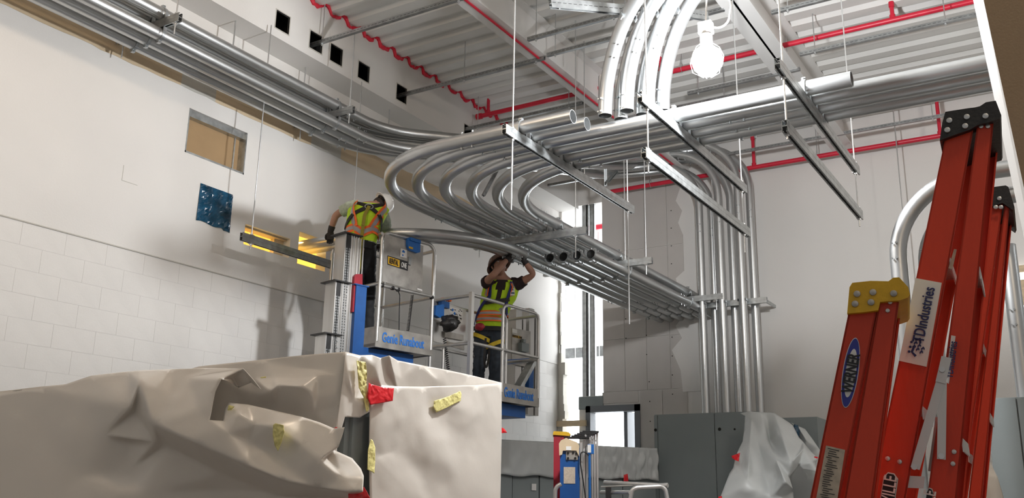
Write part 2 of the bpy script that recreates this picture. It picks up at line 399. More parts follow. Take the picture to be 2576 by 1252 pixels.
# roof deck
def zz(y):
    t = (y % .3)/.3
    return ZC+.05*(0 if t < .45 else (t-.45)/.12 if t < .57 else 1 if t < .88 else (1-t)/.12)
ys = []
for k in range(-14, 46):
    for t in (0, .45, .57, .88): ys.append((k+t)*.3)
ys = [y for y in ys if y < YB+.1]
vs = []; fs = []
for y in ys: vs += [(-7.5, y, zz(y)), (5, y, zz(y))]
for i in range(len(ys)-1): fs.append((2*i, 2*i+1, 2*i+3, 2*i+2))
m = MB(); m.add(vs, fs); n = len(m.v)
o = m.build('ceiling', M['deck'], smooth=0); struct(o); o.modifiers.new('s', 'SOLIDIFY').thickness = .01
# red sealant zigzag at the wall head
pt = []; rng = random.Random(5); y = 2.0
while y < 13.3: pt.append(V((XB+.012+rng.uniform(0, .006), y, ZC+.06-(ZC+.05-zz(y))*1.6-.02+rng.uniform(-.014, .008)))); y += .033
MB().tube(pt, .017, 6, rs=[rng.uniform(.014, .030) for _ in pt]).build('sealant', M['caulk'])
tag(bpy.data.objects['sealant'], 'wavy red fire sealant bead where roof deck meets left wall', 'sealant')
# roof beams
def ibeam(name, xc, w, z0, z1, label):
    m = MB(); m.box((xc-w/2, -4, z0), (xc+w/2, YB, z0+.02)).box((xc-w/2, -4, z1-.02), (xc+w/2, YB, z1)).box((xc-.012, -4, z0), (xc+.012, YB, z1))
    return tag(m.build(name, M['beam'], smooth=0), label, 'beam')
ibeam('roof_beam', -5.07, .22, 6.62, ZC, 'white roof beam with thin red conduit under its flange')
ibeam('roof_beam', -2.67, .30, 6.60, ZC, 'white roof beam passing behind the glowing work lamp')
m = MB(); m.box((-2.45, 12.0, 6.62), (-2.2, 12.2, ZC)); 
tag(MB().tube([(-5.045, -1, 6.605), (-5.045, 4, 6.603), (-5.05, 13.3, 6.605)], .014, 8).build('red_cable', M['red']), 'thin red conduit running under the left roof beam', 'conduit')
# back wall
m = MB()
for a, b, c, d in cut(XW-.15, 4, 0, ZC+.1, [(-7.36, -6.6, 3.25, 6.45), (-7.36, -7.03, 0, 3.3), (-6.88, -5.98, 0, 3.04)]): m.box((a, YB, c), (b, YB+.14, d))
wb = struct(m.build('wall_back', M['wall'], smooth=0))
xs = [W(u, 700, y=YB).x for u in (1516, 1570, 1624, 1682, 1722)]
zs = [3.30, 3.30, 4.75, 6.30, 7.0]
for i in range(4):
    for c, d in ((3.30, 4.12), (4.12, 5.55), (5.55, 6.9)):
        MB().box((xs[i]+.004, YB-.012, c+.004), (xs[i+1]-.004, YB+.001, d-.004)).build('gypsum_board', M['gyp'], wb, 0)
for a, b in ((-6.62, -6.0), (-6.0+.02, -5.6), (-5.6, -5.2)):
    MB().box((a+.004, YB-.012, 3.12 if a < -5.99 else 2.0), (b-.004, YB+.001, 3.292)).build('gypsum_board', M['gyp'], wb, 0)
m = MB()
for u, v0, v1 in ((1572, 520, 900), (1624, 520, 940), (1689, 530, 1040), (1634, 960, 1110)):
    p, q = W(u, v0, y=YB), W(u+4, v1, y=YB); k = int((p-q).length/.28)
    for i in range(k): t = p.lerp(q, i/k); m.cyl((t.x, YB-.016, t.z), (t.x, YB-.008, t.z), .009, 6)
m.build('screw', M['dark'], wb, 0)['kind'] = 'stuff'
# skim-coat with a torn edge lapping over the boards
ed = [(1712, 470), (1700, 505), (1716, 530), (1706, 560), (1722, 600), (1735, 640), (1722, 680), (1700, 700), (1712, 740), (1722, 790), (1700, 820), (1716, 850), (1690, 880), (1712, 930), (1718, 985)]
pl = [W(u, v, y=YB-.013) for u, v in ed]
m = MB()
for i in range(len(pl)-1):
    a, b = pl[i], pl[i+1]; m.hexa([(a.x, YB-.016, a.z), (-4.95, YB-.016, a.z), (-4.95, YB, a.z), (a.x, YB, a.z), (b.x, YB-.016, b.z), (-4.95, YB-.016, b.z), (-4.95, YB, b.z), (b.x, YB, b.z)])
m.build('skim_coat', M['wall'], wb, 0)
# header strip, door frame, studs and the bright rooms beyond
struct(MB().box((-7.03, YB-.02, 3.04), (-6.6, YB+.1, 3.24)).build('trim_2', M['grey'], smooth=0))
m = MB()
for q in (((-6.90, YB-.03, 0), (-6.82, YB+.16, 3.09)), ((-6.06, YB-.03, 0), (-5.97, YB+.16, 3.09)), ((-6.90, YB-.03, 2.99), (-5.97, YB+.16, 3.09))): m.box(*q)
m.box((-6.30, YB+.1, 0), (-6.24, YB+.8, 3.0))
struct(m.build('door_1', M['greyd'], smooth=0))
tx = empty('steel_stud', 'galvanised jamb studs standing in the bright opening left of gypsum boards', 'stud', (-6.95, YB, 3.2))
for x0, x1 in ((-6.98, -6.90), (-6.895, -6.87), (-6.845, -6.76)):
    m = MB(); m.box((x0, YB+.02, 3.24), (x1, YB+.03, 6.6)).box((x0, YB+.02, 3.24), (x0+.008, YB+.09, 6.6)).box((x1-.008, YB+.02, 3.24), (x1, YB+.09, 6.6)); m.build('channel', M['strut'], tx, 0)
m = MB(); rng = random.Random(9)
z = .5
while z < 6.1:
    h = rng.uniform(.05, .2); w = rng.uniform(.02, .06) if z > 3.7 else rng.uniform(.09, .13); m.box((-7.4, YB-.03+rng.uniform(-.01, .01), z), (-7.40+w, YB+.1, z+h)); z += h
m.build('broken_edge', M['mud'], wb, 0)
tag(MB().box((-7.44, YB-.07, 2.78), (-6.88, YB-.03, 2.87)).build('lumber_board', M['wood'], smooth=0), 'raw lumber board nailed across the gap beside the door', 'board')
struct(MB().box((-11, 19, 0), (-3, 19.1, 7.5)).box((-11, YB+.15, 6.9), (-3, 19, 7.0)).box((-10.6, YB+.2, 0), (-10.5, 19, 7)).box((-4.2, YB+.2, 0), (-4.1, 19, 7)).build('wall_far_room', M['roomw'], smooth=0))
struct(MB().box((-10.5, 18.7, .1), (-4.2, 18.75, 4.0)).build('window_1', M['dayl'], smooth=0))
tag(MB().box((-8.9, 16.2, 4.35), (-6.2, 16.5, 4.55)).build('duct', M['strutd'], smooth=0), 'grey duct crossing the bright room beyond the opening', 'duct')
tag(MB().box((-10, 15.2, 6.25), (-6.0, 15.9, 6.7)).build('soffit_box', M['roomw'], smooth=0), 'pale soffit box seen high through the opening', 'soffit')
for i, (u, v0, v1) in enumerate(((1425, 700, 840), (1447, 700, 900), (1505, 690, 990))):
    a, b = W(u, v0-160, y=14.2), W(u, v1, y=14.2); tag(rod((a.x, a.y, 6.2), (a.x, a.y, b.z), None, .008, 'hanging_rod'), 'thin rod hanging in the bright room beyond, '+('left of the jamb studs', 'close beside the jamb studs', 'right of the jamb studs')[i], 'rod')
a = W(1497, 572, y=14.0); tag(MB().cyl(a-V((.35, 0, 0)), a+V((.5, 0, 0)), .045, 16).build('sprinkler_stub', M['red']), 'short thick red pipe end seen through the opening', 'pipe')
# near wall corner at the right edge of the view
e0, e1 = W(2431, -80, d=4.35), W(2585, 640, d=4.45)
n0, n1 = W(2457, -80, d=4.25), W(2612, 640, d=4.35)
f0, f1 = W(2900, -80, d=3.9), W(3000, 640, d=4.0)
dn = (e1-e0)*1.7
def corner(a0, a1, b0, b1, th): 
    off = (a1-EYE).normalized()*th; a2, b2 = a0+(a1-a0)*2.9, b0+(b1-b0)*2.9
    return MB().hexa([a2, b2, b2+off, a2+off, a0, b0, b0+off, a0+off])
struct(corner(e0, e1, n0, n1, .12).build('trim_3', M['bead'], smooth=0))
struct(corner(n0, n1, f0, f1, .10).build('wall_right', M['brown'], smooth=0))
# ------------------------------------------------------------------ ceiling struts
def cstrut(p, q, label, rods=(), dbl=False):
    o = empty('ceiling_strut', label, 'strut', (V(p)+V(q))/2); strut_mb(p, q, dbl, -1).build('channel', M['strutd'], o, 0)
    slots(p, q, .0, .05, (.03, .044)).build('slot_row', M['dark'], o, 0)['kind'] = 'stuff' if False else 'stuff'
    for t in rods:
        a = V(p).lerp(V(q), t); MB().cyl(a-V((0, 0, .05)), (a.x, a.y, ZC+.02), .006, 8).cyl(a-V((0, 0, .035)), a-V((0, 0, .022)), .016, 6).build('rod', M['rod'], o)
    return o
Z6 = 6.60
def P6(u, v, z=Z6): return W(u, v, z=z)
def xstrut(u, v, x0, x1, label, rods=(.08, .9), z=Z6): p = P6(u, v, z); return cstrut((x0, p.y, z), (x1, p.y, z), label, rods)
xstrut(980, 52, -7.25, -4.98, 'slotted ceiling strut entering the second square hole', (.12, .95))
xstrut(1160, 200, -7.25, -4.98, 'slotted ceiling strut entering the fifth square hole, above red pipe end', (.5, .95))
xstrut(1460, 117, -4.92, -2.8, 'slotted ceiling strut just right of the left roof beam, lower of two', (.05, .5))
xstrut(1450, 66, -4.92, -2.8, 'slotted ceiling strut just right of the left roof beam, upper of two', (.05, .5))
xstrut(1835, 212, -3.9, -2.5, 'ceiling strut directly behind the glowing work lamp', (.1, .9))
xstrut(1975, 23, -2.4, 1, 'ceiling strut in the top right corner above the long red pipe', (.05, .4))
xstrut(2215, 91, -2.4, 1, 'ceiling strut right of the lamp, just under the long red pipe', (.05, .45))
xstrut(2240, 314, -4.3, 1, 'ceiling strut near back wall above the lower red pipe', (.3, .55, .8), 6.62)
xstrut(1440, 455, -7.2, -5.9, 'ceiling strut over the bright opening at the back left corner', (.1, .9), 6.5)
xstrut(1420, 330, -5.0, -3.4, 'ceiling strut behind the two open pipe ends', (.2, .9), 6.62)
xstrut(1150, 330, -7.25, -5.2, 'ceiling strut entering the sixth square hole', (.2, .9), 6.62)
a, b = W(1384, 8, d=7.5), W(1600, 28, d=7.9)
o = cstrut(a, b, 'short tilted strut at top centre left of the three vertical pipes', (.1,), True)
a, b = W(1660, 22, d=8.2), W(1778, 42, d=8.6)
o = cstrut(a, b, 'short tilted strut at top centre right of the three vertical pipes', (.5,), True)
# ------------------------------------------------------------------ sprinkler lines
def sprinkler(label, y, z, x0, x1, ris, r=.032, hang=(), cap0=True):
    o = empty('sprinkler_pipe', label, 'pipe', (x0, y, z)); MB().cyl((x0, y, z), (x1, y, z), r, 18).build('pipe', M['red'], o)
    m = MB(); m.cyl((x0-.01, y, z), (x0+.07, y, z), r*1.35, 18)
    if cap0: m.build('end_fitting', M['red'], o)
    for x, z1 in ris:
        m = MB(); m.tube([(x, y, z), (x, y, z1)], r*.72, 14); m.cyl((x, y, z+r*.5), (x, y, z+r*1.9), r, 14); m.cyl((x, y, z1-.06), (x, y, z1), r*.95, 14); m.build('riser', M['red'], o)
    for x in hang:
        m = MB(); m.tube([(x, y+sin(t)*(r+.008), z+.02+cos(t)*(r+.028)) for t in [2*pi*i/16 for i in range(17)]], .004, 6, cap=False); m.cyl((x, y, z+r+.04), (x, y, ZC), .005, 8); m.build('hanger', M['rod'], o)
    return o
sprinkler('long red sprinkler pipe running from the left wall past the work lamp', 10.2, 6.86, -6.97, 3, ((-6.79, 7.28), (-4.18, 7.3), (-1.41, ZC)), hang=(-5.3, -3.9, -2.95))
sprinkler('red sprinkler pipe low along the back wall behind the vertical conduits', 13.12, 6.50, -6.3, -1.22, ((-3.93, 7.0), (-1.36, 7.1)), r=.034, hang=(-5.6, -3.0), cap0=False)
p = W(2347, 232, y=13.12); sprinkler('thin red branch pipe high at the right below the big conduits', 13.12, 7.02, -3.1, 3, (), r=.018, cap0=False)
# ------------------------------------------------------------------ upper run, U bends, lower run
ZU, ZL, ZLL = 4.60, 4.60, 4.38
yk = [6.19+.19*k for k in range(6)]; xk = [-5.83+.19*k for k in range(6)]; xl = [-5.60+.168*k for k in range(6)]
XT = [-3.79, -2.59, -1.56]
ords = ['outermost', 'second outermost', 'third', 'fourth', 'second innermost', 'innermost']
pre = [(1180, 355), (1240, 372), (1290, 382), None, (1440, 386), (1495, 399)]
post = [(1100, 540), (1160, 545), (1222, 543), (1277, 541), (1335, 542), (1388, 540)]
for k in range(6):
    x0 = [-3.30, -3.27, -1.22, 2.6, 2.6, 2.6][k]
    cps = [W(*post[k], z=ZU)]
    if pre[k]: cps.append(W(*pre[k], z=ZU))
    if k >= 3: cps.append(W([0, 0, 0, 1850, 1865, 1880][k], [0, 0, 0, 281, 303, 325][k], z=ZU))
    st = [((XT[i], yk[k], ZU), 1) for i in range(3) if XT[i] < x0]+[((xk[k], y, ZU), 1) for y in (8.8, 10.35, 12.7)]
    lab = ords[k]+' U bend of six'+(', its open end just right of the first hanger' if k < 2 else ', ending open beside the work lamp' if k == 2 else ', running on to the right wall')
    conduit(lab, [(x0, yk[k], ZU), (xk[k], yk[k], ZU), (xk[k], YB+.05, ZU)], 1.25, cps, st, group='U bend conduits')
# lower tier
names = ['lowest', 'second lowest', 'third lowest', 'third highest', 'second highest', 'highest']
cy = 7.66
for k in range(6):
    cps = [(xl[k], 11.6+.12*k, ZLL), ]; st = [((xl[k], y, ZLL), -1) for y in (9.0, 10.35, 12.4, 12.9)]
    if k < 2:
        cps.append((xl[k], 9.2+.25*k, ZLL)); yy = cy-.168*k
        conduit(('far' if k == 0 else 'near')+' one of two long curved conduits sweeping from wall hole over the workers', [(XW-.4, yy, ZLL), (xl[k], yy, ZLL), (xl[k], YB+.05, ZLL)], 1.15+.168*k, cps+[(xl[k], 8.85+.1*k, ZLL)], st, hollow=False, group='lower tier conduits')
    else:
        cps.append((xl[k], 9.34+.02*k, ZLL))
        conduit(('first', 'second', 'third', 'fourth')[k-2]+' from left of four open conduit ends facing the camera', [(xl[k], 9.26+.02*k, ZLL), (xl[k], YB+.05, ZLL)], .1, cps, st, group='lower tier conduits')
# ------------------------------------------------------------------ trapeze hangers
def trapeze(label, levels, rods, name='trapeze_hanger', holes=True, mt='strut', top=None):
    p0, q0 = V(levels[0][0]), V(levels[0][1])
    o = empty(name, label, 'hanger', (p0+q0)/2)
    for p, q in levels:
        strut_mb(p, q).build('strut', M[mt], o, 0)
        if holes: slots(V(p), V(q), -.0425).build('slot_row', M['dark'], o, 0)['kind'] = 'stuff'; slots(V(p), V(q), .0425).build('slot_row', M['dark'], o, 0)['kind'] = 'stuff'
    for (x, y, z0, z1) in rods:
        rod((x, y, z0), (x, y, z1), o, .0065)
        for p, q in levels: nut((x, y, p[2]-.047), o, -1); nut((x, y, p[2]+.047), o, 1)
    return o
zs = 4.50
trapeze('first hanger strut crossing the upper conduits, between U bends and open ends', [((XT[0], 5.93, zs), (XT[0], 8.40, zs))], [(XT[0], 6.06, 3.85, ZC), (XT[0], 8.28, 3.3, ZC)])
trapeze('two-level hanger left of the work lamp, lower strut empty', [((XT[1], 5.90, zs), (XT[1], 8.32, zs)), ((XT[1]-.0, 5.95, 4.08), (XT[1]-.0, 8.36, 4.08))], [(XT[1], 6.03, 3.95, ZC), (XT[1], 8.22, 3.86, ZC)])
trapeze('two-level hanger right of the work lamp, lower strut empty', [((XT[2], 5.86, zs), (XT[2], 8.30, zs)), ((XT[2], 5.95, 4.08), (XT[2], 8.28, 4.08))], [(XT[2], 6.0, 4.0, ZC), (XT[2], 8.2, 3.96, ZC)])
trapeze('hanger strut under the U bends, directly above the worker with raised arms', [((-6.0, 8.8, zs-.01), (-4.52, 8.8, zs-.01))], [(-5.93, 8.8, 4.35, 4.42), (-4.66, 8.8, 4.2, ZC)], holes=False, mt='strutd')
trapeze('hanger strut halfway along the lower conduits', [((-5.95, 10.35, zs-.01), (-4.42, 10.35, zs-.01))], [(-4.78, 10.35, 4.3, 6.2), (-4.5, 10.35, 4.32, ZC)], holes=False)
trapeze('hanger strut at the far end of lower conduits by the back wall', [((-5.95, 12.7, zs-.01), (-4.35, 12.7, zs-.01))], [(-4.45, 12.7, 4.3, 6.9)], holes=False)
# strut below the wall holes
LX = -6.98
a, b = W(607, 594, x=LX), W(862, 668, x=LX)
trapeze('dark strut hanging in front of the two lit wall holes', [((LX, a.y, a.z), (LX, b.y+.4, a.z))], [(LX, a.y+.13, 3.98, 6.45), (LX, b.y+.12, 4.0, 6.4)], holes=False, mt='strutd')
# ------------------------------------------------------------------ left bank of conduits, two tiers
bx = [-6.76, -6.94, -7.12]; zu, zl = 5.80, 5.60
d12 = V((1, 1, 0)).normalized()
front = [(-4.08, 6.88), (-4.38, 6.76), (-4.68, 6.64)]
ln = ['outer', 'middle', 'inner']
for tier in (0, 1):
    for k in range(3):
        z = zu if tier == 0 else zl; x = bx[k]
        vx, vz = front[[0, 1, 2][k]]; vy = 12.75 if tier == 0 else 13.05
        if tier == 1: vx += .08
        c0 = V((x, 7.95-.07*k, z)); c1 = c0+d12*(1.75-.05*k)
        far = V((vx-1.45, vy-.22, vz-.02)); top = V((vx, vy, vz)); bot = V((vx, vy, 2.82))
        j = 7.36 if tier == 0 else 7.55
        cps = [(x, j+(0, -.05, .03)[k]*2, z), (vx, vy, 5.75-.1*k), (vx-.5, vy, vz)]
        st = [((x, y, z), 1 if tier == 0 else -1) for y in (4.80, 7.12, 2.6)]+[((vx, vy, 4.42), 1)]
        conduit(f"{ln[k]} {'upper' if tier == 0 else 'lower'} tier conduit of the bank along the left wall, ending in the cabinet", [(x, -.5, z), c0, c1, far, top, bot], [.95, 1.2, 1.4, .75], cps, st, hollow=False, group='left bank conduits', sside=1)
for y, lab in ((4.80, 'hanger strut of the left bank nearest the top left corner'), (7.12, 'hanger strut of the left bank just before the pipes bend')):
    trapeze(lab, [((XW+.03, y, 5.70), (-6.50, y, 5.70))], [(-6.56, y, 5.55, 6.62 if y > 5 else ZC), (-7.28, y, 5.5, ZS)], holes=False, mt='strutd')
tag(rod((-7.15, 5.95, 6.0), (-7.15, 5.95, ZS), None, .008, 'hanging_rod'), 'short threaded rod stub hanging from the soffit', 'rod')
tag(rod((-7.2, 8.55, 5.9), (-7.2, 8.55, ZS), None, .008, 'hanging_rod'), 'threaded rod stub hanging from the soffit near the bends', 'rod')
# wall struts holding the vertical conduits
o = empty('wall_strut', 'horizontal strut clamping the six vertical conduits at mid height', 'strut', (-4.35, 12.9, 4.42))
strut_mb((-5.0, 12.9, 4.42), (-3.78, 12.9, 4.42), True).build('strut', M['strut'], o, 0)
for x in (-4.95, -4.2, -3.83): MB().box((x, 12.92, 4.40), (x+.03, YB, 4.44)).build('standoff', M['strut'], o, 0)
# ------------------------------------------------------------------ three pairs of drops at top centre
for k, (u, v) in enumerate(((1522, 291), (1577, 279), (1630, 270))):
    for b in (0, 1):
        off = V((.05, .20, .03))*b
        p0 = W(u, v, d=7.75)+off; p1 = V((p0.x, p0.y, p0.z+.62)); p2 = W(u+165, v-420, d=6.9)+off
        pth = [p0, p1, p2]
        conduit(('left', 'middle', 'right')[k]+(' front' if b == 0 else ' rear')+' drop conduit curving down from the top centre', pth, .95, [p0.lerp(p1, .12) if b == 0 else p0.lerp(p1, .2), W(u+27, v-160, d=7.6)+off], [W(u+60, v-215, d=7.4)+off] if not b else [], group='drop conduits')
# ------------------------------------------------------------------ bends behind the ladders
for k, (dx, dy, dz) in enumerate(((0, 0, 0), (.17, .10, -.16))):
    x, y = -1.07+dx, 6.9+dy
    conduit(('outer' if k == 0 else 'inner')+' big bend behind the ladders turning to the right wall', [(x, y, 1.2), (x, y, 3.86+dz), (2.4, y, 3.86+dz)], .55-.12*k, [(x, y, 3.36+dz*.3)], [], group='bends behind ladders', hollow=False)
for k in range(2):
    x, y = -.42+.17*k, 7.6
    conduit(('left' if k == 0 else 'right')+' upright conduit entering the cabinet at the right edge', [(x, y, 2.2), (x, y, 3.5)], .3, [(x, y, 2.95)], [], group='uprights at right edge', hollow=False)
# ------------------------------------------------------------------ work lamp
o = empty('work_lamp', 'glowing temporary work lamp with caged white globe', 'lamp', LAMP)
MB().lathe([(.001, -.125), (.06, -.113), (.1, -.065), (.118, 0), (.1, .06), (.06, .095), (.04, .11), (.001, .112)], LAMP, seg=24).build('globe', M['bulb'], o)
m = MB().lathe([(.04, .11), (.045, .12), (.045, .2), (.03, .22), (.001, .22)], LAMP, seg=20); m.obox(LAMP+V((0, 0, .26)), ((1, 0, 0), (0, 1, 0), (0, 0, 1)), (.1, .07, .09)); m.build('socket', M['white'], o)
m = MB()
for k in range(6):
    w = k*pi/3; c, s = cos(w), sin(w); m.tube([LAMP+V((c*r, s*r, h)) for r, h in ((.045, .13), (.1, .08), (.132, 0), (.115, -.08), (.03, -.14))], .0025, 5)
m.build('guard', M['rod'], o)
m = MB(); m.tube(path([LAMP+V((0, 0, .3)), LAMP+V((.02, 0, .55)), LAMP+V((-.02, .05, .9)), LAMP+V((0, 0, 2.27))], .1), .007, 8)
m.tube(path([LAMP+V((.02, 0, .27)), LAMP+V((.16, .02, .22)), LAMP+V((.2, .02, .42)), LAMP+V((.08, .02, .7)), LAMP+V((.12, .1, 1.2))], .08), .008, 8); m.build('cord', M['white'], o)
a = W(2252, 330, y=13.0); tag(rod((a.x, 13.0, 3.4), (a.x, 13.0, ZC), None, .008, 'hanging_rod'), 'long thin rod hanging before the right part of the back wall', 'rod')
a = W(1470, 300, y=9.3); tag(rod((a.x, 9.3, 5.2), (a.x, 9.3, ZC), None, .006, 'hanging_rod'), 'thin rod dropping behind the two open pipe ends', 'rod')
a, b = W(1216, 492, d=12.5), W(1262, 405, d=12.8); o = empty('brace_strut', 'dark diagonal brace strut seen between the U bends', 'strut', (a+b)/2); strut_mb(a, b, False).build('channel', M['strutd'], o, 0)
a, b = W(1524, 468, d=13.4), W(1523, 425, d=13.4); o = empty('brace_strut', 'short dark upright strut above the gypsum boards', 'strut', (a+b)/2); strut_mb(a, b, False).build('channel', M['strutd'], o, 0)
a, b = W(1528, 458, d=13.2), W(1552, 430, d=13.0); o = empty('brace_strut', 'short slanted strut beside the dark upright one', 'strut', (a+b)/2); strut_mb(a, b, False).build('channel', M['strut'], o, 0)
p0, p1 = W(2527, 690, y=YB-.05), W(2575, 768, y=YB-.05)
wn = struct(MB().box((p0.x, YB-.05, p1.z), (p0.x+1.0, YB, p0.z)).build('window_2', M['dayl'], smooth=0))
m = MB(); m.box((p0.x-.05, YB-.09, p0.z), (p0.x+1.0, YB-.05, p0.z+.09)).box((p0.x+.17, YB-.08, p1.z), (p0.x+.30, YB-.06, p1.z+.33)); m.build('window_frame', M['wood'], wn, 0)
# ------------------------------------------------------------------ helpers for things laid out on a vertical plane
ZA = V((0, 0, 1))
class Fr: # vertical plane frame: O origin, e along, n away from the viewer side
    def __init__(s, O, e): s.O = V(O); s.e = V((e[0], e[1], 0)).normalized(); s.n = V((-s.e.y, s.e.x, 0))
    def P(s, u, v, b=0): return onpl(u, v, s.O+s.n*b, s.n)
    def G(s, a, b, z): return V((0, 0, z))+V((s.O.x, s.O.y, 0))+s.e*a+s.n*b
    def A(s, u, v, b=0): p = s.P(u, v, b)-s.O; return p.dot(s.e), (p+s.O).z
    def box(s, m, a0, a1, b0, b1, z0, z1):
        return m.hexa([s.G(a0, b0, z0), s.G(a1, b0, z0), s.G(a1, b1, z0), s.G(a0, b1, z0), s.G(a0, b0, z1), s.G(a1, b0, z1), s.G(a1, b1, z1), s.G(a0, b1, z1)])
    def quad(s, m, pts, b, th): return m.poly([s.P(u, v, b) for u, v in pts], -th, -s.n) if False else m.add([s.P(u, v, b) for u, v in pts]+[s.P(u, v, b)+s.n*th for u, v in pts], [tuple(range(len(pts))), tuple(range(2*len(pts)-1, len(pts)-1, -1))]+[((i+1) % len(pts), i, len(pts)+i, len(pts)+(i+1) % len(pts)) for i in range(len(pts))])
def facing(u, d): # frame whose plane faces the viewer at image column u, distance d
    O = W(u, 626, d=d); h = V((O.x, O.y, 0)).normalized(); f = Fr(O, (h.y, -h.x)); 
    return f
def sp(s, fr, u, v, txt, size, m, parent, b=-.004, slope=None, **k): pass
def coil(p, q, r, turns, wire=.004, seg=10):
    p, q = V(p), V(q); d, s, u = basis(q-p); L = (q-p).length; n = int(turns*seg); return [p+d*(L*i/n)+s*(r*cos(2*pi*i/seg))+u*(r*sin(2*pi*i/seg)) for i in range(n+1)]
TR = .0185
def mast(fr, parent, cols, b0, b1, zb):
    # nested extruded aluminium columns, stepping down away from the platform
    for i, (a0, a1, z1) in enumerate(cols):
        m = MB(); bo = .035*i*0
        fr.box(m, a0, a1, b0, b1, zb, z1)
        w = a1-a0
        for t in (.02, .42, .62, .80, .97): fr.box(m, a0+w*t-.006, a0+w*t+.006, b0-.016, b0, zb, z1)
        m.build('mast_column', M['alu'], parent, 0)
        m = MB(); fr.box(m, a0+w*.10, a0+w*.34, b0-.006, b0-.001, zb, z1); m.build('track_recess', M['black'], parent, 0)
        m = MB(); zz_ = z1-.03
        while zz_ > zb: 
            for t in (.14, .30): fr.box(m, a0+w*t-.007, a0+w*t+.007, b0-.016, b0-.004, zz_-.020, zz_)
            zz_ -= .027
        c = m.build('lift_chain', M['strutd'], parent, 0)
        m = MB(); fr.box(m, a0-.04, a1+.02, b0-.05, b1+.03, z1, z1+.012); fr.box(m, a0+.01, a0+w*.4, b0-.02, b0, z1-.14, z1); m.build('mast_cap', M['black'], parent, 0)
        for h in (.05, .11, .26, .32): q = fr.G(a0+w*.9, b0-.012, z1-h); MB().cyl(q, q-fr.n*.012, .011, 8).build('bolt', M['rod'], parent)
# ------------------------------------------------------------------ lift one
O = W(945, 820, d=9.5); Q = W(1088, 846, z=O.z); f1 = Fr(O, Q-O); L1 = (Q-O).length; B1 = .86
lift = empty('mast_lift', 'aerial mast lift at left carrying the worker in white hard hat', 'lift', f1.G(L1/2, B1/2, 0), 'mast lifts')
zt = O.z; zf = zt-.21; ztop = f1.A(955, 580)[1]; zmid = f1.A(954, 716)[1]
g = f1.G
def rail(pts, rad=.10, r=TR, name='guard_rail', parent=None): return MB().tube(path(pts, rad, 8), r, 12).build(name, M['alu'], parent or lift, 50)
rail([g(.02, 0, zt-.15), g(.02, 0, ztop), g(L1-.02, 0, ztop), g(L1-.02, 0, zt-.15)])
rail([g(.02, B1, zt-.15), g(.02, B1, ztop), g(L1-.02, B1, ztop), g(L1-.02, B1, zt-.15)])
for z in (ztop-.02, zmid+.02):
    if z < ztop-.1: rail([g(L1-.02, 0, z-.03), g(L1-.02, B1, z-.03)])
    rail([g(.02, 0, z), g(.02, B1, z)])
rail([g(.02, 0, zmid), g(L1-.02, 0, zmid)]); rail([g(.02, B1, zmid), g(L1-.02, B1, zmid)]); rail([g(L1-.02, 0, ztop-.06), g(L1-.02, B1, ztop-.06)], .02)
m = MB(); t = .006
for q in ((0, L1, -.012, 0, zf, zt), (0, .01, 0, B1, zf, zt), (L1-.01, L1, 0, B1, zf, zt), (0, L1, B1, B1+.012, zf, zt), (0, L1, 0, B1, zt-.2, zt-.17)): f1.box(m, *q)
m.build('platform_tray', M['alud'], lift, 0)
text('Genie Runabout', f1.P(1015, 856, -.013), f1.e, ZA, .105, 'bprint', lift, bold=.02, fit=(f1.A(1067, 866, 0)[0]-f1.A(962, 850, 0)[0], .105))
m = MB(); f1.box(m, -.22, L1*.78, .1, B1-.15, zf-.12, zf); m.build('platform_bracket', M['lblue'], lift, 0)
a, z = f1.A(894, 760, -.06); a2, _ = f1.A(921, 760, -.06); zt2 = f1.A(905, 718, -.06)[1]
m = MB(); f1.box(m, a, a2, -.06, .10, zf-.14, zt2); f1.box(m, a-.02, a2+.02, -.07, .11, zt2, zt2+.012); m.build('carriage_upright', M['lblue'], lift, 0)
a, _ = f1.A(884, 740, -.03); a2, _ = f1.A(909, 740, -.03)
m = MB(); f1.quad(m, [(892, 695), (896, 689), (912, 689), (912, 720), (903, 785), (887, 784)], -.045, .05); m.build('red_cover', M['lred'], lift, 0)
cols = []
for ul, ur, v in ((868, 898, 588), (843, 872, 708), (818, 852, 840)):
    al, z = f1.A(ul, v, .0); ar, _ = f1.A(ur, v, .0); cols.append((al, ar, z))
cols = [(cols[0][0], -.10, cols[0][2]), (cols[1][0], cols[0][0]+.02, cols[1][2]), (cols[2][0], cols[1][0]+.02, cols[2][2])]
cols = [(c[0], c[0]+(.17 if i_ == 0 else .15), c[2]) for i_, c in enumerate(cols)]
for i, c in enumerate(cols):
    pass
mast(f1, lift, cols, .0, .16, 1.2)
m = MB(); ax_ = f1.A(900, 700, 0)[0]; f1.box(m, cols[0][0]+.12, ax_, -.01, .14, 1.2, cols[0][2]-.02)
for k in range(3): f1.box(m, cols[0][0]+.14+.035*k, cols[0][0]+.15+.035*k, -.032, -.02, 1.2, cols[0][2]-.02)
m.build('inner_column', M['alu'], lift, 0)
m = MB(); f1.box(m, cols[2][0]-.1, .5, .0, .55, .08, 1.2); m.build('chassis', M['lblue'], lift, 0)
m = MB()
for a_ in (cols[2][0], .4):
    for b_ in (.02, .5): q = f1.G(a_, b_, .1); MB().cyl(q, q+f1.n*.06, .1, 16).build('wheel', M['black'], lift)
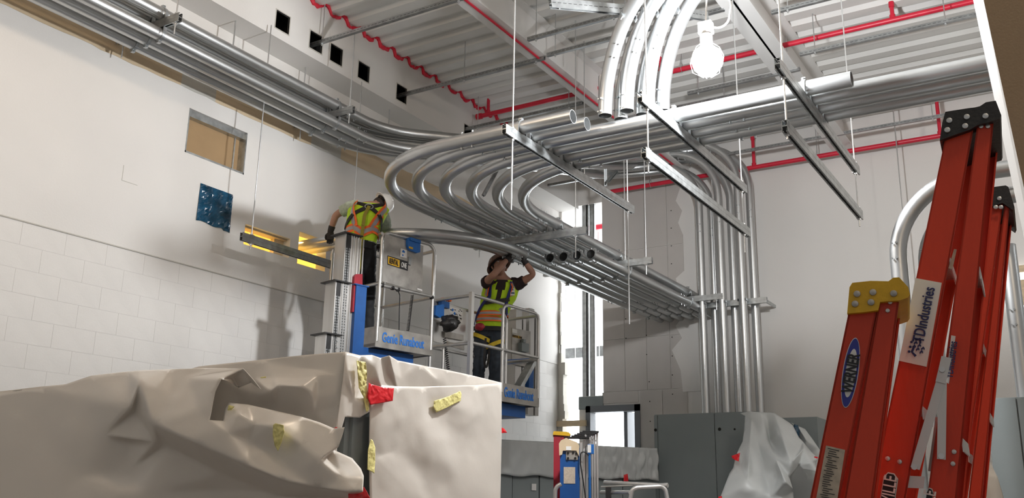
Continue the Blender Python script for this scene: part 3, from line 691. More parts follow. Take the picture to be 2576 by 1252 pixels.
# plate with the yellow sign, blue manual box, stickers, cords
m = MB(); f1.quad(m, [(968, 588), (1065, 618), (1061, 736), (962, 707)], -.03, .004); pl = m.build('steel_plate', M['alud'], lift, 0)
c = [f1.P(u, v, -.036) for u, v in ((975, 643), (1026, 660), (1025, 681), (976, 664))]
m = MB(); f1.quad(m, [(975, 642), (1027, 658), (1026, 681), (975, 665)], -.033, .002); m.build('sign', M['ink'], pl, 0)
m = MB(); f1.quad(m, [(976.5, 644.5), (1005.5, 654), (1005, 672.5), (976.5, 663)], -.036, .002); m.build('sign_panel', M['yel'], pl, 0)
xd = (f1.P(1027, 658, -.04)-f1.P(975, 642, -.04)).normalized()
qn = f1.n.cross(xd); qn = qn if qn.z > 0 else -qn
text('RENTAL', f1.P(991, 658.5, -.040), xd, qn, .085, 'ink', pl, bold=.012, fit=(.118, .058)); text('ONE', f1.P(1016, 667, -.040), xd, qn, .085, 'white', pl, bold=.012, fit=(.072, .058))
for k in range(0): pass
m = MB(); f1.quad(m, [(1008, 624), (1024, 629), (1023, 649), (1007, 645)], -.034, .002); m.build('sticker', M['white'], pl, 0)
m = MB(); f1.quad(m, [(1012, 631), (1015, 628), (1019, 633), (1018, 636), (1012, 634)], -.036, .001); f1.quad(m, [(1012, 639), (1015, 640), (1015, 644), (1012, 643)], -.036, .001); m.build('sticker_mark', M['bprint'], pl, 0)
m = MB(); f1.quad(m, [(1029, 645), (1036, 647), (1034, 667), (1028, 664)], -.05, .02); m.build('key_switch', M['strutd'], pl, 0)
m = MB(); f1.quad(m, [(1050, 724), (1062, 728), (1062, 732), (1050, 728)], -.034, .001); m.build('label_strip', M['white'], pl, 0)
m = MB(); f1.quad(m, [(1033, 597), (1058, 606), (1057, 634), (1050, 636), (1030, 628), (1026, 617), (1026, 603)], -.06, .05); f1.quad(m, [(1033, 596), (1059, 604), (1059, 612), (1033, 604)], -.075, .10); m.build('manual_holder', M['bluem'], lift, 0)
m = MB(); f1.quad(m, [(1029, 619), (1039, 622), (1039, 627), (1029, 624)], -.063, .002); m.build('holder_sticker', M['yel'], lift, 0)
MB().tube(path([f1.P(985, 722, -.03), f1.P(1002, 732, -.03), f1.P(1006, 742, -.02), f1.P(1005, 770, 0), f1.P(1004, 832, .02)], .04), .006, 8).build('power_cord', M['black'], lift)
MB().tube(coil(f1.P(1037, 742, .0), f1.P(1026, 832, .0), .013, 26), .004, 5).build('coil_cord', M['black'], lift)
m = MB()
for u, v in ((961, 717), (987, 724), (1001, 728), (1086, 748)): p = f1.P(u, v, 0); MB().cyl(p-f1.e*.012, p+f1.e*.012, TR+.005, 12).build('cable_tie', M['black'], lift)
# ------------------------------------------------------------------ lift two
O2 = W(1355, 790, d=11); A2 = W(1190, 742, z=O2.z); f2 = Fr(A2, O2-A2); L2 = (O2-A2).length; B2 = .58
lift2 = empty('mast_lift', 'aerial mast lift at right carrying the worker with raised arms', 'lift', f2.G(L2/2, B2/2, 0), 'mast lifts')
g = f2.G; lt = lift2; ztop = O2.z; zt = f2.A(1357, 980)[1]; zf = zt-.20; zmid = f2.A(1355, 900)[1]; am = f2.A(1266, 770)[0]
def rail2(*a, **k): return rail(*a, parent=lift2, **k)
rail2([g(am, 0, zt-.1), g(am, 0, ztop), g(L2, 0, ztop), g(L2, 0, zt-.1)], .09); rail2([g(0, 0, ztop), g(am, 0, ztop)])
rail2([g(am, .04, ztop-.05), g(am+.12, .04, ztop-.16), g(am+.12, .04, zt-.1)], .1)
rail2([g(0, B2, zt-.1), g(0, B2, ztop), g(L2, B2, ztop), g(L2, B2, zt-.1)], .09)
for z in (ztop, zmid): rail2([g(L2, 0, z-.02), g(L2, B2, z-.02)]); rail2([g(0, 0, z), g(0, B2+.0, z)]); 
rail2([g(0, 0, zmid), g(L2, 0, zmid)]); rail2([g(0, B2, zmid), g(L2, B2, zmid)])
rail2([g(.02, B2*.7, zmid-.02), g(.02, B2*.7, zt-.1)], r=.014)
m = MB(); f2.box(m, -.045, .0, -.02, .02, zt-.2, ztop+.03); m.build('gate_post', M['alu'], lt, 0)
m = MB()
for q in ((-.1, L2+.01, -.012, 0, zf, zt), (-.1, -.09, 0, B2, zf, zt), (L2, L2+.01, 0, B2, zf, zt), (-.1, L2, B2, B2+.012, zf, zt), (-.1, L2, 0, B2, zt-.18, zt-.15)): f2.box(m, *q)
m.build('platform_tray', M['alud'], lt, 0)
text('Genie Runabout', f2.P(1306, 991, -.013), f2.e, ZA, .092, 'bprint', lt, bold=.02, fit=(f2.A(1343, 998, 0)[0]-f2.A(1270, 985, 0)[0], .11))
m = MB(); f2.box(m, .3, L2-.1, .1, B2-.1, zf-.13, zf); m.build('platform_bracket', M['lblue'], lt, 0)
m = MB(); f2.box(m, L2*.52, L2*.86, B2+.03, B2+.2, 1.2, zf-.1)
for k in range(5): f2.box(m, L2*.72+.05*k, L2*.72+.05*k+.02, B2-.01, B2+.03, 1.2, zf-.1)
m.build('mast_column', M['alu'], lt, 0)
m = MB(); f2.box(m, L2*.62, L2*.86, B2-.05, B2+.02, 2.05, zf-.12); m.build('mast_cover', M['alud'], lt, 0)
m = MB(); z1 = f2.A(1330, 788, B2+.1)[1]
aa, _ = f2.A(1291, 850, B2+.1); ab, _ = f2.A(1350, 850, B2+.1)
for t0, t1, zz1 in ((0, .25, z1), (.3, .42, z1-.1), (.55, .78, z1+.06), (.85, 1, z1-.02)): f2.box(m, aa+(ab-aa)*t0, aa+(ab-aa)*t1, B2+.06, B2+.2, zf, zz1)
m.build('mast_column', M['alu'], lt, 0)
m = MB(); f2.quad(m, [(1289, 824), (1335, 833), (1334, 925), (1288, 915)], B2+.03, .02); cp = m.build('mast_cover', M['alud'], lt, 0)
m = MB(); f2.quad(m, [(1290, 841), (1312, 846), (1312, 852), (1290, 847)], B2+.024, .003); m.build('sign', M['yel'], cp, 0)
text('RENTAL ONE', f2.P(1301, 846.5, B2+.02), f2.e, ZA, .035, 'ink', cp, bold=.01)
m = MB(); f2.quad(m, [(1289, 826), (1301, 829), (1301, 839), (1289, 836)], B2+.024, .003); m.build('sticker', M['white'], cp, 0)
m = MB(); f2.quad(m, [(1313, 861), (1331, 864), (1331, 886), (1313, 883)], B2-.03, .06); f2.quad(m, [(1317, 852), (1323, 853), (1323, 862), (1317, 861)], B2-.02, .04); m.build('control_box', M['grey'], lt, 0)
m = MB(); f2.quad(m, [(1332, 912), (1343, 914), (1342, 978), (1331, 976)], B2+.02, .07); f2.quad(m, [(1263, 905), (1338, 900), (1338, 909), (1263, 918)], B2-.03, .05); m.build('carriage_upright', M['lblue'], lt, 0)
tag(MB().bar(f2.P(1345, 900, .12), f2.P(1303, 975, .12), .1, .05).build('strut_offcut', M['strut'], smooth=0), 'galvanised strut offcut leaning in the right lift basket', 'strut')
m = MB(); f2.box(m, .25, L2+.1, 0, .6, .08, 1.2); m.build('chassis', M['lblue'], lt, 0)
# its control station hung with a blue holder and tool bag
m = MB(); f2.quad(m, [(1090, 752), (1172, 778), (1170, 878), (1091, 858)], B2-.06, .012); st = m.build('control_panel', M['alu'], lt, 0)
m = MB()
rr = random.Random(4)
for k in range(20):
    u, v = rr.uniform(1128, 1160), rr.uniform(775, 805); w = rr.uniform(1.5, 4); f2.quad(m, [(u, v), (u+w, v+1), (u+w, v+3), (u, v+2)], B2-.064, .002)
m.build('panel_print', M['ink'], st, 0)
m = MB(); f2.quad(m, [(1130, 770), (1164, 778), (1163, 812), (1130, 806)], B2-.062, .002); m.build('sticker', M['white'], st, 0)
m = MB()
for u, v in ((1139, 779), (1144, 788), (1138, 793)): f2.quad(m, [(u-3, v), (u, v-4), (u+3, v), (u, v+4)], B2-.068, .002)
m.build('blue_mark', M['bprint'], st, 0)
m = MB(); f2.quad(m, [(1097, 768), (1118, 764), (1117, 797), (1108, 799), (1095, 792)], B2-.16, .06); f2.quad(m, [(1111, 755), (1131, 760), (1131, 776), (1111, 770)], B2-.12, .05); m.build('manual_holder', M['bluem'], lt, 0)
for k in range(5): p = f2.P(1113+4.5*k, 751+1.3*k, B2-.14); MB().cyl(p-f2.n*.02, p+f2.n*.02, .011, 10).build('bit_case', M['vor'], lt)
m = MB(); f2.quad(m, [(1126, 858), (1168, 868), (1168, 880), (1126, 868)], B2-.07, .02); f2.quad(m, [(1120, 832), (1166, 842), (1166, 856), (1120, 848)], B2-.09, .04); m.build('junction_box', M['alud'], lt, 0)
def blob(name, c, rad, m_, parent=None, lab=None, cat=None, amp=.25, seed=0, sub=3):
    bm = bmesh.new(); bmesh.ops.create_icosphere(bm, subdivisions=sub, radius=1)
    for v in bm.verts:
        k = 1+amp*noise.noise(v.co*2+V((seed, 0, 0))); v.co = V((v.co.x*rad[0]*k, v.co.y*rad[1]*k, v.co.z*rad[2]*k))+V(c)
    me = bpy.data.meshes.new(name); bm.to_mesh(me); bm.free(); me.polygons.foreach_set('use_smooth', [True]*len(me.polygons)); me.materials.append(M[m_])
    o = bpy.data.objects.new(name, me); C.objects.link(o)
    if parent: o.parent = parent; o.matrix_parent_inverse = Matrix.Translation(-V(parent.location))
    if lab: tag(o, lab, cat)
    return o
bg = blob('tool_bag', f2.P(1130, 812, B2-.2), (.11, .11, .075), 'black', None, 'black tool bag hanging on the control panel beside the right lift', 'bag', .6, 3)
o = blob('drill', (0, 0, 0), (.001, .001, .001), 'lred') if False else None
MB().tube(coil(f2.P(1118, 850, B2-.15), f2.P(1128, 932, B2-.15), .017, 15), .0045, 5).build('coil_cord', M['black'], lt)
# ------------------------------------------------------------------ folded third lift in front of the cabinets
f3 = facing(1458, 9.3); zt = f3.A(1430, 1100)[1]
def F3(u, v, b=0): return f3.A(u, v, b)
l3 = empty('mast_lift', 'folded mast lift with blue column standing before the wrapped cabinets', 'lift', f3.G(0, .2, 0), 'mast lifts')
def fbox(m, fr, u0, v0, u1, v1, b0, th): a0, z1 = fr.A(u0, v0, b0); a1, z0 = fr.A(u1, v1, b0); return fr.box(m, a0, a1, b0, b0+th, z0, z1)
m = MB(); a0, z1 = F3(1409, 1125); a1, _ = F3(1458, 1125); f3.box(m, a0, a1, 0, .1, .2, z1); m.build('blue_column', M['lblue'], l3, 0)
m = MB(); f3.quad(m, [(1407, 1145), (1406, 1115), (1411, 1107), (1424, 1101), (1452, 1112), (1457, 1120), (1457, 1148), (1451, 1136), (1450, 1133), (1416, 1133), (1414, 1143)], -.03, .03); m.build('head_bracket', M['tan'], l3, 0)
m = MB(); fbox(m, f3, 1424, 1122, 1437, 1132, -.034, .004); m.build('sticker', M['white'], l3, 0)
m = MB(); fbox(m, f3, 1424, 1134, 1454, 1156, -.012, .01); m.build('bolt_plate', M['alud'], l3, 0)
m = MB()
for u, v in ((1429, 1139), (1442, 1138), (1450, 1140), (1429, 1152), (1447, 1152)): p = f3.P(u, v, -.014); MB().cyl(p, p-f3.n*.01, .011, 8).build('bolt', M['dark'], l3)
m = MB(); fbox(m, f3, 1418, 1174, 1447, 1216, -.005, .004); m.build('manual_sheet', M['stick'], l3, 0)
us = [1458, 1466, 1473, 1480, 1487, 1493, 1499, 1506]
for i in range(7):
    m = MB(); a0, _ = F3(us[i]+1, 1100, .02+.05*i); a1, z1 = F3(us[i+1], 1100-2*i+(6-i)*1.5, .02+.05*i); f3.box(m, a0, a1-.004, .02+.05*i, .25+.05*i, .2, z1); m.build('mast_column', M['alu'], l3, 0)
m = MB()
for i in range(6): a0, z0 = F3(1418+7*i+12*(i > 0), 1100-3*i, .05*i); a1, _ = F3(min(1508, 1482+5*i), 1100, .05*i); f3.box(m, a0, a1, -.02+.05*i, .2+.05*i, z0, z0+.008)
m.build('mast_cap', M['black'], l3, 0)
m = MB(); rr = random.Random(2)
for k in range(14): u, v = rr.uniform(1472, 1500), rr.uniform(1094, 1120); p = f3.P(u, v, 0); MB().cyl(p, p-f3.n*.02, .009, 8).build('bolt', M['rod'], l3)
m = MB(); fbox(m, f3, 1478, 1117, 1494, 1141, -.04, .05); m.build('hook', M['bluem'], l3, 0)
m = MB(); fbox(m, f3, 1478, 1118, 1487, 1138, -.045, .004); m.build('sticker', M['white'], l3, 0)
MB().tube(path([f3.P(1481, 1145, -.05), f3.P(1470, 1135, -.06), f3.P(1461, 1138, -.06), f3.P(1460, 1165, -.05), f3.P(1468, 1215, -.05), f3.P(1474, 1262, -.05)], .05), .006, 8).build('power_cord', M['black'], l3)
MB().tube([f3.P(1483, 1135, -.02), f3.P(1484, 1262, -.02)], .012, 8).build('blue_pole', M['bluem'], l3)
m = MB(); 
for pts in ([(1396, 1262), (1397, 1232), (1402, 1222), (1412, 1217)],): MB().tube(path([f3.P(u, v, -.1) for u, v in pts], .05), .02, 12).build('guard_rail', M['alu'], l3)
MB().tube(path([f3.P(1520, 1213, .1), f3.P(1680, 1221, -.25)], .05), .019, 12).build('guard_rail', M['alu'], l3)
MB().tube(path([f3.P(1584, 1262, -.35), f3.P(1590, 1232, -.35), f3.P(1602, 1226, -.35), f3.P(1672, 1222, -.3), f3.P(1680, 1262, -.3)], .06), .02, 12).build('guard_rail', M['alu'], l3)
MB().tube([f3.P(1512, 1238, .05), f3.P(1585, 1238, -.35)], .018, 12).build('guard_rail', M['alu'], l3)
MB().tube([f3.P(1512, 1224, .05), f3.P(1680, 1216, -.2)], .008, 12).build('guard_rail', M['alu'], l3)
m = MB(); fbox(m, f3, 1524, 1225, 1538, 1262, -.12, .08); m.build('grip', M['black'], l3, 0)
# ------------------------------------------------------------------ cabinets
cb = empty('electrical_cabinet', 'tall grey electrical cabinet receiving the six vertical conduits', 'cabinet', (-4.6, 12.8, 0))
x0, x1, yf = W(1645, 1045, y=12.35).x, -3.86, 12.35; zc = 2.82
MB().box((x0, yf+.02, .1), (x1, 13.3, zc)).box((x0+.05, yf+.05, 0), (x1-.05, 13.25, .1)).build('body', M['grey'], cb, 0)
xa, xb = W(1655, 1100, y=yf).x, W(1799, 1100, y=yf).x
for a, b in ((x0, xa-.004), (xa+.004, xb-.005), (xb+.005, x1-.002)): MB().box((a, yf, .14), (b, yf+.025, zc-.012)).build('panel', M['grey'], cb, 0)
m = MB()
for u, v in ((1644+5, 1081), (1810, 1079), (1848, 1079)): p = W(u, v, y=yf-.004); m.cyl(p, p+V((0, .01, 0)), .022 if u < 1840 else .014, 12)
m.build('knockout', M['dark'], cb)
# low cabinets with sheeting strips
p, q = W(1250, 1096, y=10.2), W(1650, 1132, y=12.2); fl = Fr(p, (q.x-p.x, q.y-p.y)); LL = V((q.x-p.x, q.y-p.y, 0)).length
ct = empty('electrical_cabinet', 'long low grey cabinet row wrapped in a band of sheeting, behind the folded lift', 'cabinet', fl.G(LL/2, .3, 0))
zc2 = (p.z+q.z)/2
for t0, t1 in ((0, .10), (.10, .26), (.26, .55), (.55, .78), (.78, 1)):
    m = MB(); fl.box(m, LL*t0+.006, LL*t1-.006, .02+.01*(t0 == .1), .7, .05, zc2-.03); m.build('panel', M['grey'], ct, 0)
m = MB(); fbox(m, fl, 1338, 1216, 1349, 1233, .012, .01); m.build('label_plate', M['white'], ct, 0)
def strip(name, lab, t0, t1, z1, z0, mt, amp, seed):
    bm = bmesh.new(); N, K = 60, 14; g_ = []
    for i in range(N+1):
        for j in range(K+1):
            s, t = i/N, j/K; x = t0+(t1-t0)*s
            w = amp*(noise.noise(V((s*9+seed, t*1.6+s*5, seed)))+.5*noise.noise(V((s*22, t*3, seed+4))))+.006
            g_.append(bm.verts.new(fl.G(LL*x, -.03-abs(w), z1+(z0-z1)*t+.012*sin(s*17)*t)))
    for i in range(N):
        for j in range(K): bm.faces.new([g_[i*(K+1)+j], g_[i*(K+1)+j+1], g_[(i+1)*(K+1)+j+1], g_[(i+1)*(K+1)+j]])
    me = bpy.data.meshes.new(name); bm.to_mesh(me); bm.free(); me.polygons.foreach_set('use_smooth', [True]*len(me.polygons)); me.materials.append(M[mt])
    o = bpy.data.objects.new(name, me); C.objects.link(o); o.modifiers.new('s', 'SOLIDIFY').thickness = .003; return tag(o, lab, 'sheet')
strip('plastic_sheet', 'pale sheeting band on the low cabinets, left of the folded lift', -.02, .52, zc2+.0, W(1300, 1195, y=10.3).z, 'poly2', .02, 2)
strip('plastic_sheet', 'creased sheeting band on the low cabinets, right of the folded lift', .54, 1.0, zc2-.02, W(1580, 1205, y=11.8).z, 'poly2', .06, 8)
# ------------------------------------------------------------------ crumpled sheeting built from fold vertices
def sheet(name, lab, pts, edges, hull, base, mt='poly', sub=2, amp=.006, nsc=6, crease=.35, cat='sheet', th=.002, smo=7):
    co = [V((p[0], -p[1])) for p in pts]; n = len(hull)
    E_ = [(hull[i], hull[(i+1) % n]) for i in range(n)]+list(edges)
    vo, eo, fo, ov, oe, of = geometry.delaunay_2d_cdt(co, E_, [hull], 1, 1e-4)
    vs = []
    for i, p in enumerate(vo):
        src = ov[i][0] if ov[i] else None
        o = pts[src][2] if src is not None else .0
        q = base(p.x, -p.y); d = (EYE-q).normalized(); vs.append(q+d*o)
    me = bpy.data.meshes.new(name); me.from_pydata(vs, [], fo); me.update()
    es = set()
    for a, b in edges: es.add((a, b)); es.add((b, a))
    mp_ = {}
    for i, l in enumerate(ov):
        for s_ in l: mp_[s_] = i
    cr = {(mp_.get(a), mp_.get(b)) for a, b in es}
    at = me.attributes.new('crease_edge', 'FLOAT', 'EDGE')
    for e in me.edges:
        a, b = e.vertices
        at.data[e.index].value = 1.0 if (a, b) in cr else 0
    o = bpy.data.objects.new('tmp', me); C.objects.link(o); md = o.modifiers.new('s', 'SUBSURF'); md.subdivision_type = 'SIMPLE'; md.levels = md.render_levels = sub+1
    bpy.context.view_layer.update()
    m2 = bpy.data.meshes.new_from_object(o.evaluated_get(bpy.context.evaluated_depsgraph_get())); bpy.data.objects.remove(o)
    bm = bmesh.new(); bm.from_mesh(m2); cl = bm.edges.layers.float.get('crease_edge')
    bd_ = {v for e in bm.edges if e.is_boundary for v in e.verts}; rg = {v for e in bm.edges if cl and e[cl] > .5 for v in e.verts}
    for it in range(smo):
        nw = {}
        for v in bm.verts:
            if v in bd_ or not v.link_edges: continue
            av = sum((e.other_vert(v).co for e in v.link_edges), V())/len(v.link_edges); nw[v] = v.co.lerp(av, .12 if v in rg else .6)
        for v, c_ in nw.items(): v.co = c_
    bmesh.ops.delete(bm, geom=[v for v in bm.verts if not v.link_faces], context='VERTS'); bm.to_mesh(m2); bm.free()
    for v in m2.vertices:
        k = amp*(noise.noise(v.co*nsc)+.6*noise.noise(v.co*nsc*2.3+V((5, 1, 2)))); v.co += (EYE-v.co).normalized()*k
    m2.polygons.foreach_set('use_smooth', [True]*len(m2.polygons)); m2.materials.clear(); m2.materials.append(M[mt]); m2.name = name
    o = bpy.data.objects.new(name, m2); C.objects.link(o); o.modifiers.new('t', 'SOLIDIFY').thickness = th
    return tag(o, lab, cat)
XF, YF = -3.36, 3.76
cb2 = empty('electrical_cabinet', 'grey cabinet almost hidden under the big plastic wrapping', 'cabinet', (-4, 4.5, 0))
MB().box((-4.62, 3.84, 0), (-3.42, 5.16, 2.30)).build('body', M['grey'], cb2, 0)
MB().box((-3.42, 3.88, .1), (-3.40, 5.1, 2.25)).build('panel', M['grey'], cb2, 0)
MB().box((-7.0, 3.80, 0), (-4.66, 4.9, 1.9)).build('side_body', M['grey'], cb2, 0)
# right face: upper gathered band, then the flat hanging skirt
ptsU = [(868, 884, .0), (905, 893, .02), (935, 892, .03), (958, 900, .07), (980, 894, .10), (1000, 906, .03), (1030, 912, .02), (1060, 918, .05), (1075, 921, .0), (1125, 930, .03), (1180, 942, .0), (1262, 962, .0),
        (1262, 985, .0), (1150, 985, .0), (1060, 990, .0), (1000, 985, .01), (965, 990, .03), (940, 985, .0), (928, 1000, .03), (930, 1035, .04), (905, 1050, .03), (868, 1048, .05), (850, 1110, .04), (842, 1180, .0), (826, 1180, .0), (848, 1060, .03), (862, 960, .03), (880, 960, .07), (905, 960, .0), (890, 1010, .05), (915, 1010, .07), (925, 960, .02), (950, 945, .09), (972, 935, .02), (990, 940, .07), (940, 920, .07), (1010, 950, .02), (1100, 955, .03), (1180, 968, .01)]
hullU = list(range(0, 27))
sheet('plastic_sheet', 'white plastic gathered over the top corner of the big wrapped cabinet', ptsU, [(0, 27), (27, 29), (29, 20), (1, 28), (28, 30), (30, 19), (35, 31), (31, 18), (3, 32), (32, 16), (4, 34), (34, 36), (4, 33), (33, 15), (7, 37), (11, 38)], hullU, lambda u, v: W(u, v, x=XF), amp=.004)
ptsR = [(938, 966, .03), (960, 968, .05), (1000, 971, .06), (1060, 972, .05), (1130, 970, .06), (1200, 968, .05), (1262, 963, .03), (1262, 1100, .02), (1258, 1300, .02), (1100, 1300, .05), (932, 1300, .04), (928, 1150, .03), (930, 1030, .03),
        (960, 1060, .07), (1000, 1130, .03), (1040, 1050, .07), (1100, 1040, .03), (1080, 1120, .08), (1150, 1100, .04), (1180, 1040, .07), (1000, 1210, .07), (1080, 1220, .03), (1160, 1200, .07), (1220, 1150, .03), (1225, 1040, .04), (965, 1160, .05), (1130, 1010, .06)]
sheet('plastic_sheet', 'flat white plastic skirt hanging on the right face of big cabinet', ptsR, [], list(range(13)), lambda u, v: W(u, v, x=XF), amp=.010, nsc=5, crease=0)
# top and left face
ptsT = [(868, 884, .0), (760, 893, .0), (660, 904, .0), (500, 921, .0), (470, 930, .0), (560, 960, .03), (640, 950, .02), (690, 948, .05), (752, 951, .06), (800, 943, .05), (853, 944, .03), (862, 960, .02), (858, 1020, .02), (846, 1080, .02), (826, 1180, .0), (700, 1180, .0), (540, 1140, .0), (480, 1050, .0),
        (700, 968, .15), (760, 972, .17), (785, 988, .12), (740, 1002, .10), (680, 985, .14), (640, 1000, .02), (800, 1000, .06), (700, 1025, .0), (790, 1040, .03), (840, 1000, .05), (820, 930, .02), (740, 925, .0), (650, 1050, -.05), (800, 1100, -.04)]
sheet('plastic_sheet', 'plastic sheet over the top and left face of big wrapped cabinet', ptsT, [(0, 11), (11, 12), (5, 6), (6, 7), (7, 8), (8, 9), (9, 10), (6, 22), (22, 18), (18, 19), (19, 20), (0, 28), (28, 29)], [0, 1, 2, 3, 4, 17, 16, 15, 14, 13, 12, 11], lambda u, v: W(u, v, y=YF), amp=.005)
o = MB().box((-4.62, 3.78, 2.31), (-3.38, 5.26, 2.335)).build('plastic_sheet', M['poly'], None, 0); tag(o, 'flat plastic top of the big wrapped cabinet', 'sheet')
# the long crumpled drape at the left
ptsL = [(-60, 998, .0), (0, 984, .0), (100, 972, .02), (165, 966, .03), (230, 944, .03), (320, 934, .05), (350, 931, .08), (430, 928, .10), (520, 925, .12), (612, 927, .25), (640, 958, .27), (656, 979, .28), (632, 962, .2), (600, 975, .12), (572, 957, .30), (556, 953, .34), (541, 985, .36), (527, 1056, .40), (562, 1058, .36), (564, 1030, .27), (575, 1012, .25),
        (625, 1017, .26), (690, 1032, .27), (760, 1048, .28), (805, 1062, .28), (840, 1077, .28), (866, 1074, .32), (860, 1096, .33), (850, 1125, .32), (842, 1132, .26), (886, 1152, .22), (908, 1178, .22), (915, 1196, .28), (912, 1236, .38), (880, 1238, .38), (800, 1226, .40), (715, 1208, .43), (620, 1169, .44), (500, 1118, .44), (385, 1066, .42),
        (420, 1120, .20), (560, 1190, .16), (700, 1245, .12), (880, 1252, .1), (900, 1320, .1), (400, 1320, .3), (-60, 1320, .2),
        (352, 962, .30), (330, 1022, .30), (430, 990, .26), (500, 1030, .36), (470, 950, .16), (540, 935, .2), (262, 1094, .22), (390, 1112, .28), (330, 1110, .14), (200, 1200, .2), (330, 1180, .14), (300, 1238, .26), (200, 1000, .12), (100, 1100, .1), (690, 1070, .42), (625, 1110, .34), (640, 1065, .36), (600, 1040, .38), (805, 1156, .42), (760, 1120, .40), (700, 1140, .36), (665, 1160, .40), (740, 1190, .40), (860, 1200, .36), (820, 1150, .3), (575, 1090, .42), (585, 950, .2), (608, 960, .18), (340, 1040, .20), (370, 1235, .28), (560, 1240, .1)]
EL = [(6, 47), (47, 48), (47, 39), (48, 75), (75, 39), (39, 38), (38, 37), (37, 36), (36, 35), (35, 34), (47, 49), (49, 50), (50, 17), (9, 10), (10, 11), (14, 15), (15, 16), (16, 17), (17, 72), (72, 62), (62, 63), (63, 61), (61, 66), (66, 65), (65, 28), (18, 64), (64, 63), (20, 21), (53, 54), (56, 58), (58, 76), (48, 53), (51, 9), (26, 28), (29, 30), (30, 31), (17, 18)]
hl = list(range(0, 40))
hullL = [0, 1, 2, 3, 4, 5, 6, 7, 8, 9, 10, 11, 12, 13, 14, 15, 16, 17, 18, 19, 20, 21, 22, 23, 24, 25, 26, 27, 28, 29, 30, 31, 32, 33, 43, 44, 45, 46]
sheet('plastic_sheet', 'long crumpled plastic drape in the lower left foreground', ptsL, EL+[(39, 40), (40, 41), (41, 42), (42, 43)], hullL, lambda u, v: W(u, v, y=3.72-.0003*max(0, 700-u)), amp=.007)
tp_ = []
for u, v, o_ in ptsL[:9]:
    q = W(u, v, y=3.72-.0003*max(0, 700-u)); tp_.append(q+(EYE-q).normalized()*o_-ZA*.006)
vs = []
for j, (dy, dz) in enumerate(((0, 0), (.35, -.01), (.8, -.02), (1.15, -.03), (1.2, -.5), (1.2, -1.4))): vs += [V((q.x, q.y+dy, q.z+dz+.012*noise.noise(V((q.x*4, dy*5, 1))))) for q in tp_]
tag(MB().add(vs, [(j*9+i, j*9+i+1, j*9+i+10, j*9+i+9) for j in range(5) for i in range(8)]).build('plastic_sheet', M['poly']), 'plastic top of the low wrapped unit behind the crumpled drape', 'sheet').modifiers.new('s', 'SOLIDIFY').thickness = .003
# tapes
def tape(name, lab, pts, base, m_, off=.04, amp=.006):
    h = list(range(len(pts))); c = (sum(p[0] for p in pts)/len(pts), sum(p[1] for p in pts)/len(pts), off+.006)
    return sheet(name, lab, [(u, v, off) for u, v in pts]+[c], [], h, base, m_, 2, amp, 40, .9, 'tape', .0015, 1)
bx_ = lambda u, v: W(u, v, x=XF); by_ = lambda u, v: W(u, v, y=3.72-.0003*max(0, 700-u))
tape('masking_tape', 'gathered bundle of yellow tape strips at the top corner of big cabinet', [(897, 905), (905, 908), (920, 910), (923, 935), (922, 965), (928, 1000), (929, 1030), (922, 1036), (915, 1000), (903, 975), (900, 940)], bx_, 'ytape', .085, .014)
tape('masking_tape', 'wide yellow tape patch on the right face of big cabinet', [(1092, 1008), (1108, 1003), (1130, 996), (1158, 983), (1161, 990), (1159, 1008), (1135, 1020), (1098, 1037), (1091, 1024)], bx_, 'ytape', .075, .006)
tape('masking_tape', 'vertical yellow tape strip on the edge of the plastic skirt', [(933, 1104), (938, 1107), (944, 1125), (944, 1160), (942, 1190), (924, 1180), (926, 1130)], bx_, 'ytape', .075, .006)
tape('masking_tape', 'folded yellow tape hanging on the crumpled drape', [(687, 1068), (693, 1064), (713, 1069), (715, 1085), (709, 1110), (699, 1134), (691, 1120), (686, 1095)], by_, 'ytape', .47, .008)
tape('masking_tape', 'tiny yellow tape tab on the drape fold at left', [(575, 1018), (590, 1022), (582, 1031), (572, 1032)], by_, 'ytape', .34, .003)
tape('masking_tape', 'tiny yellow tape scrap on the upper fold beside the drape', [(655, 948), (669, 946), (669, 950), (656, 951)], lambda u, v: W(u, v, y=YF), 'ytape', .09, .002)
tape('sheathing_tape', 'bright red tape holding the skirt at the top corner', [(928, 962), (934, 966), (965, 974), (991, 976), (988, 1008), (960, 1013), (932, 1018), (925, 1000)], bx_, 'rtape', .105, .006)
tape('sheathing_tape', 'red tape at the bottom of the drape near the skirt', [(915, 1224), (922, 1235), (935, 1260), (932, 1300), (876, 1300), (876, 1239), (905, 1238)], by_, 'rtape', .30, .006)
tape('sheathing_tape', 'small red tape bit behind the tip of the drape', [(838, 1078), (846, 1073), (852, 1078), (846, 1081)], by_, 'rtape', .20, .002)
tape('sheathing_tape', 'red tape flag on the far edge of the wrapped cabinet', [(1261, 1074), (1269, 1078), (1276, 1088), (1262, 1089)], lambda u, v: W(u, v, x=XF), 'rtape', .0, .004)
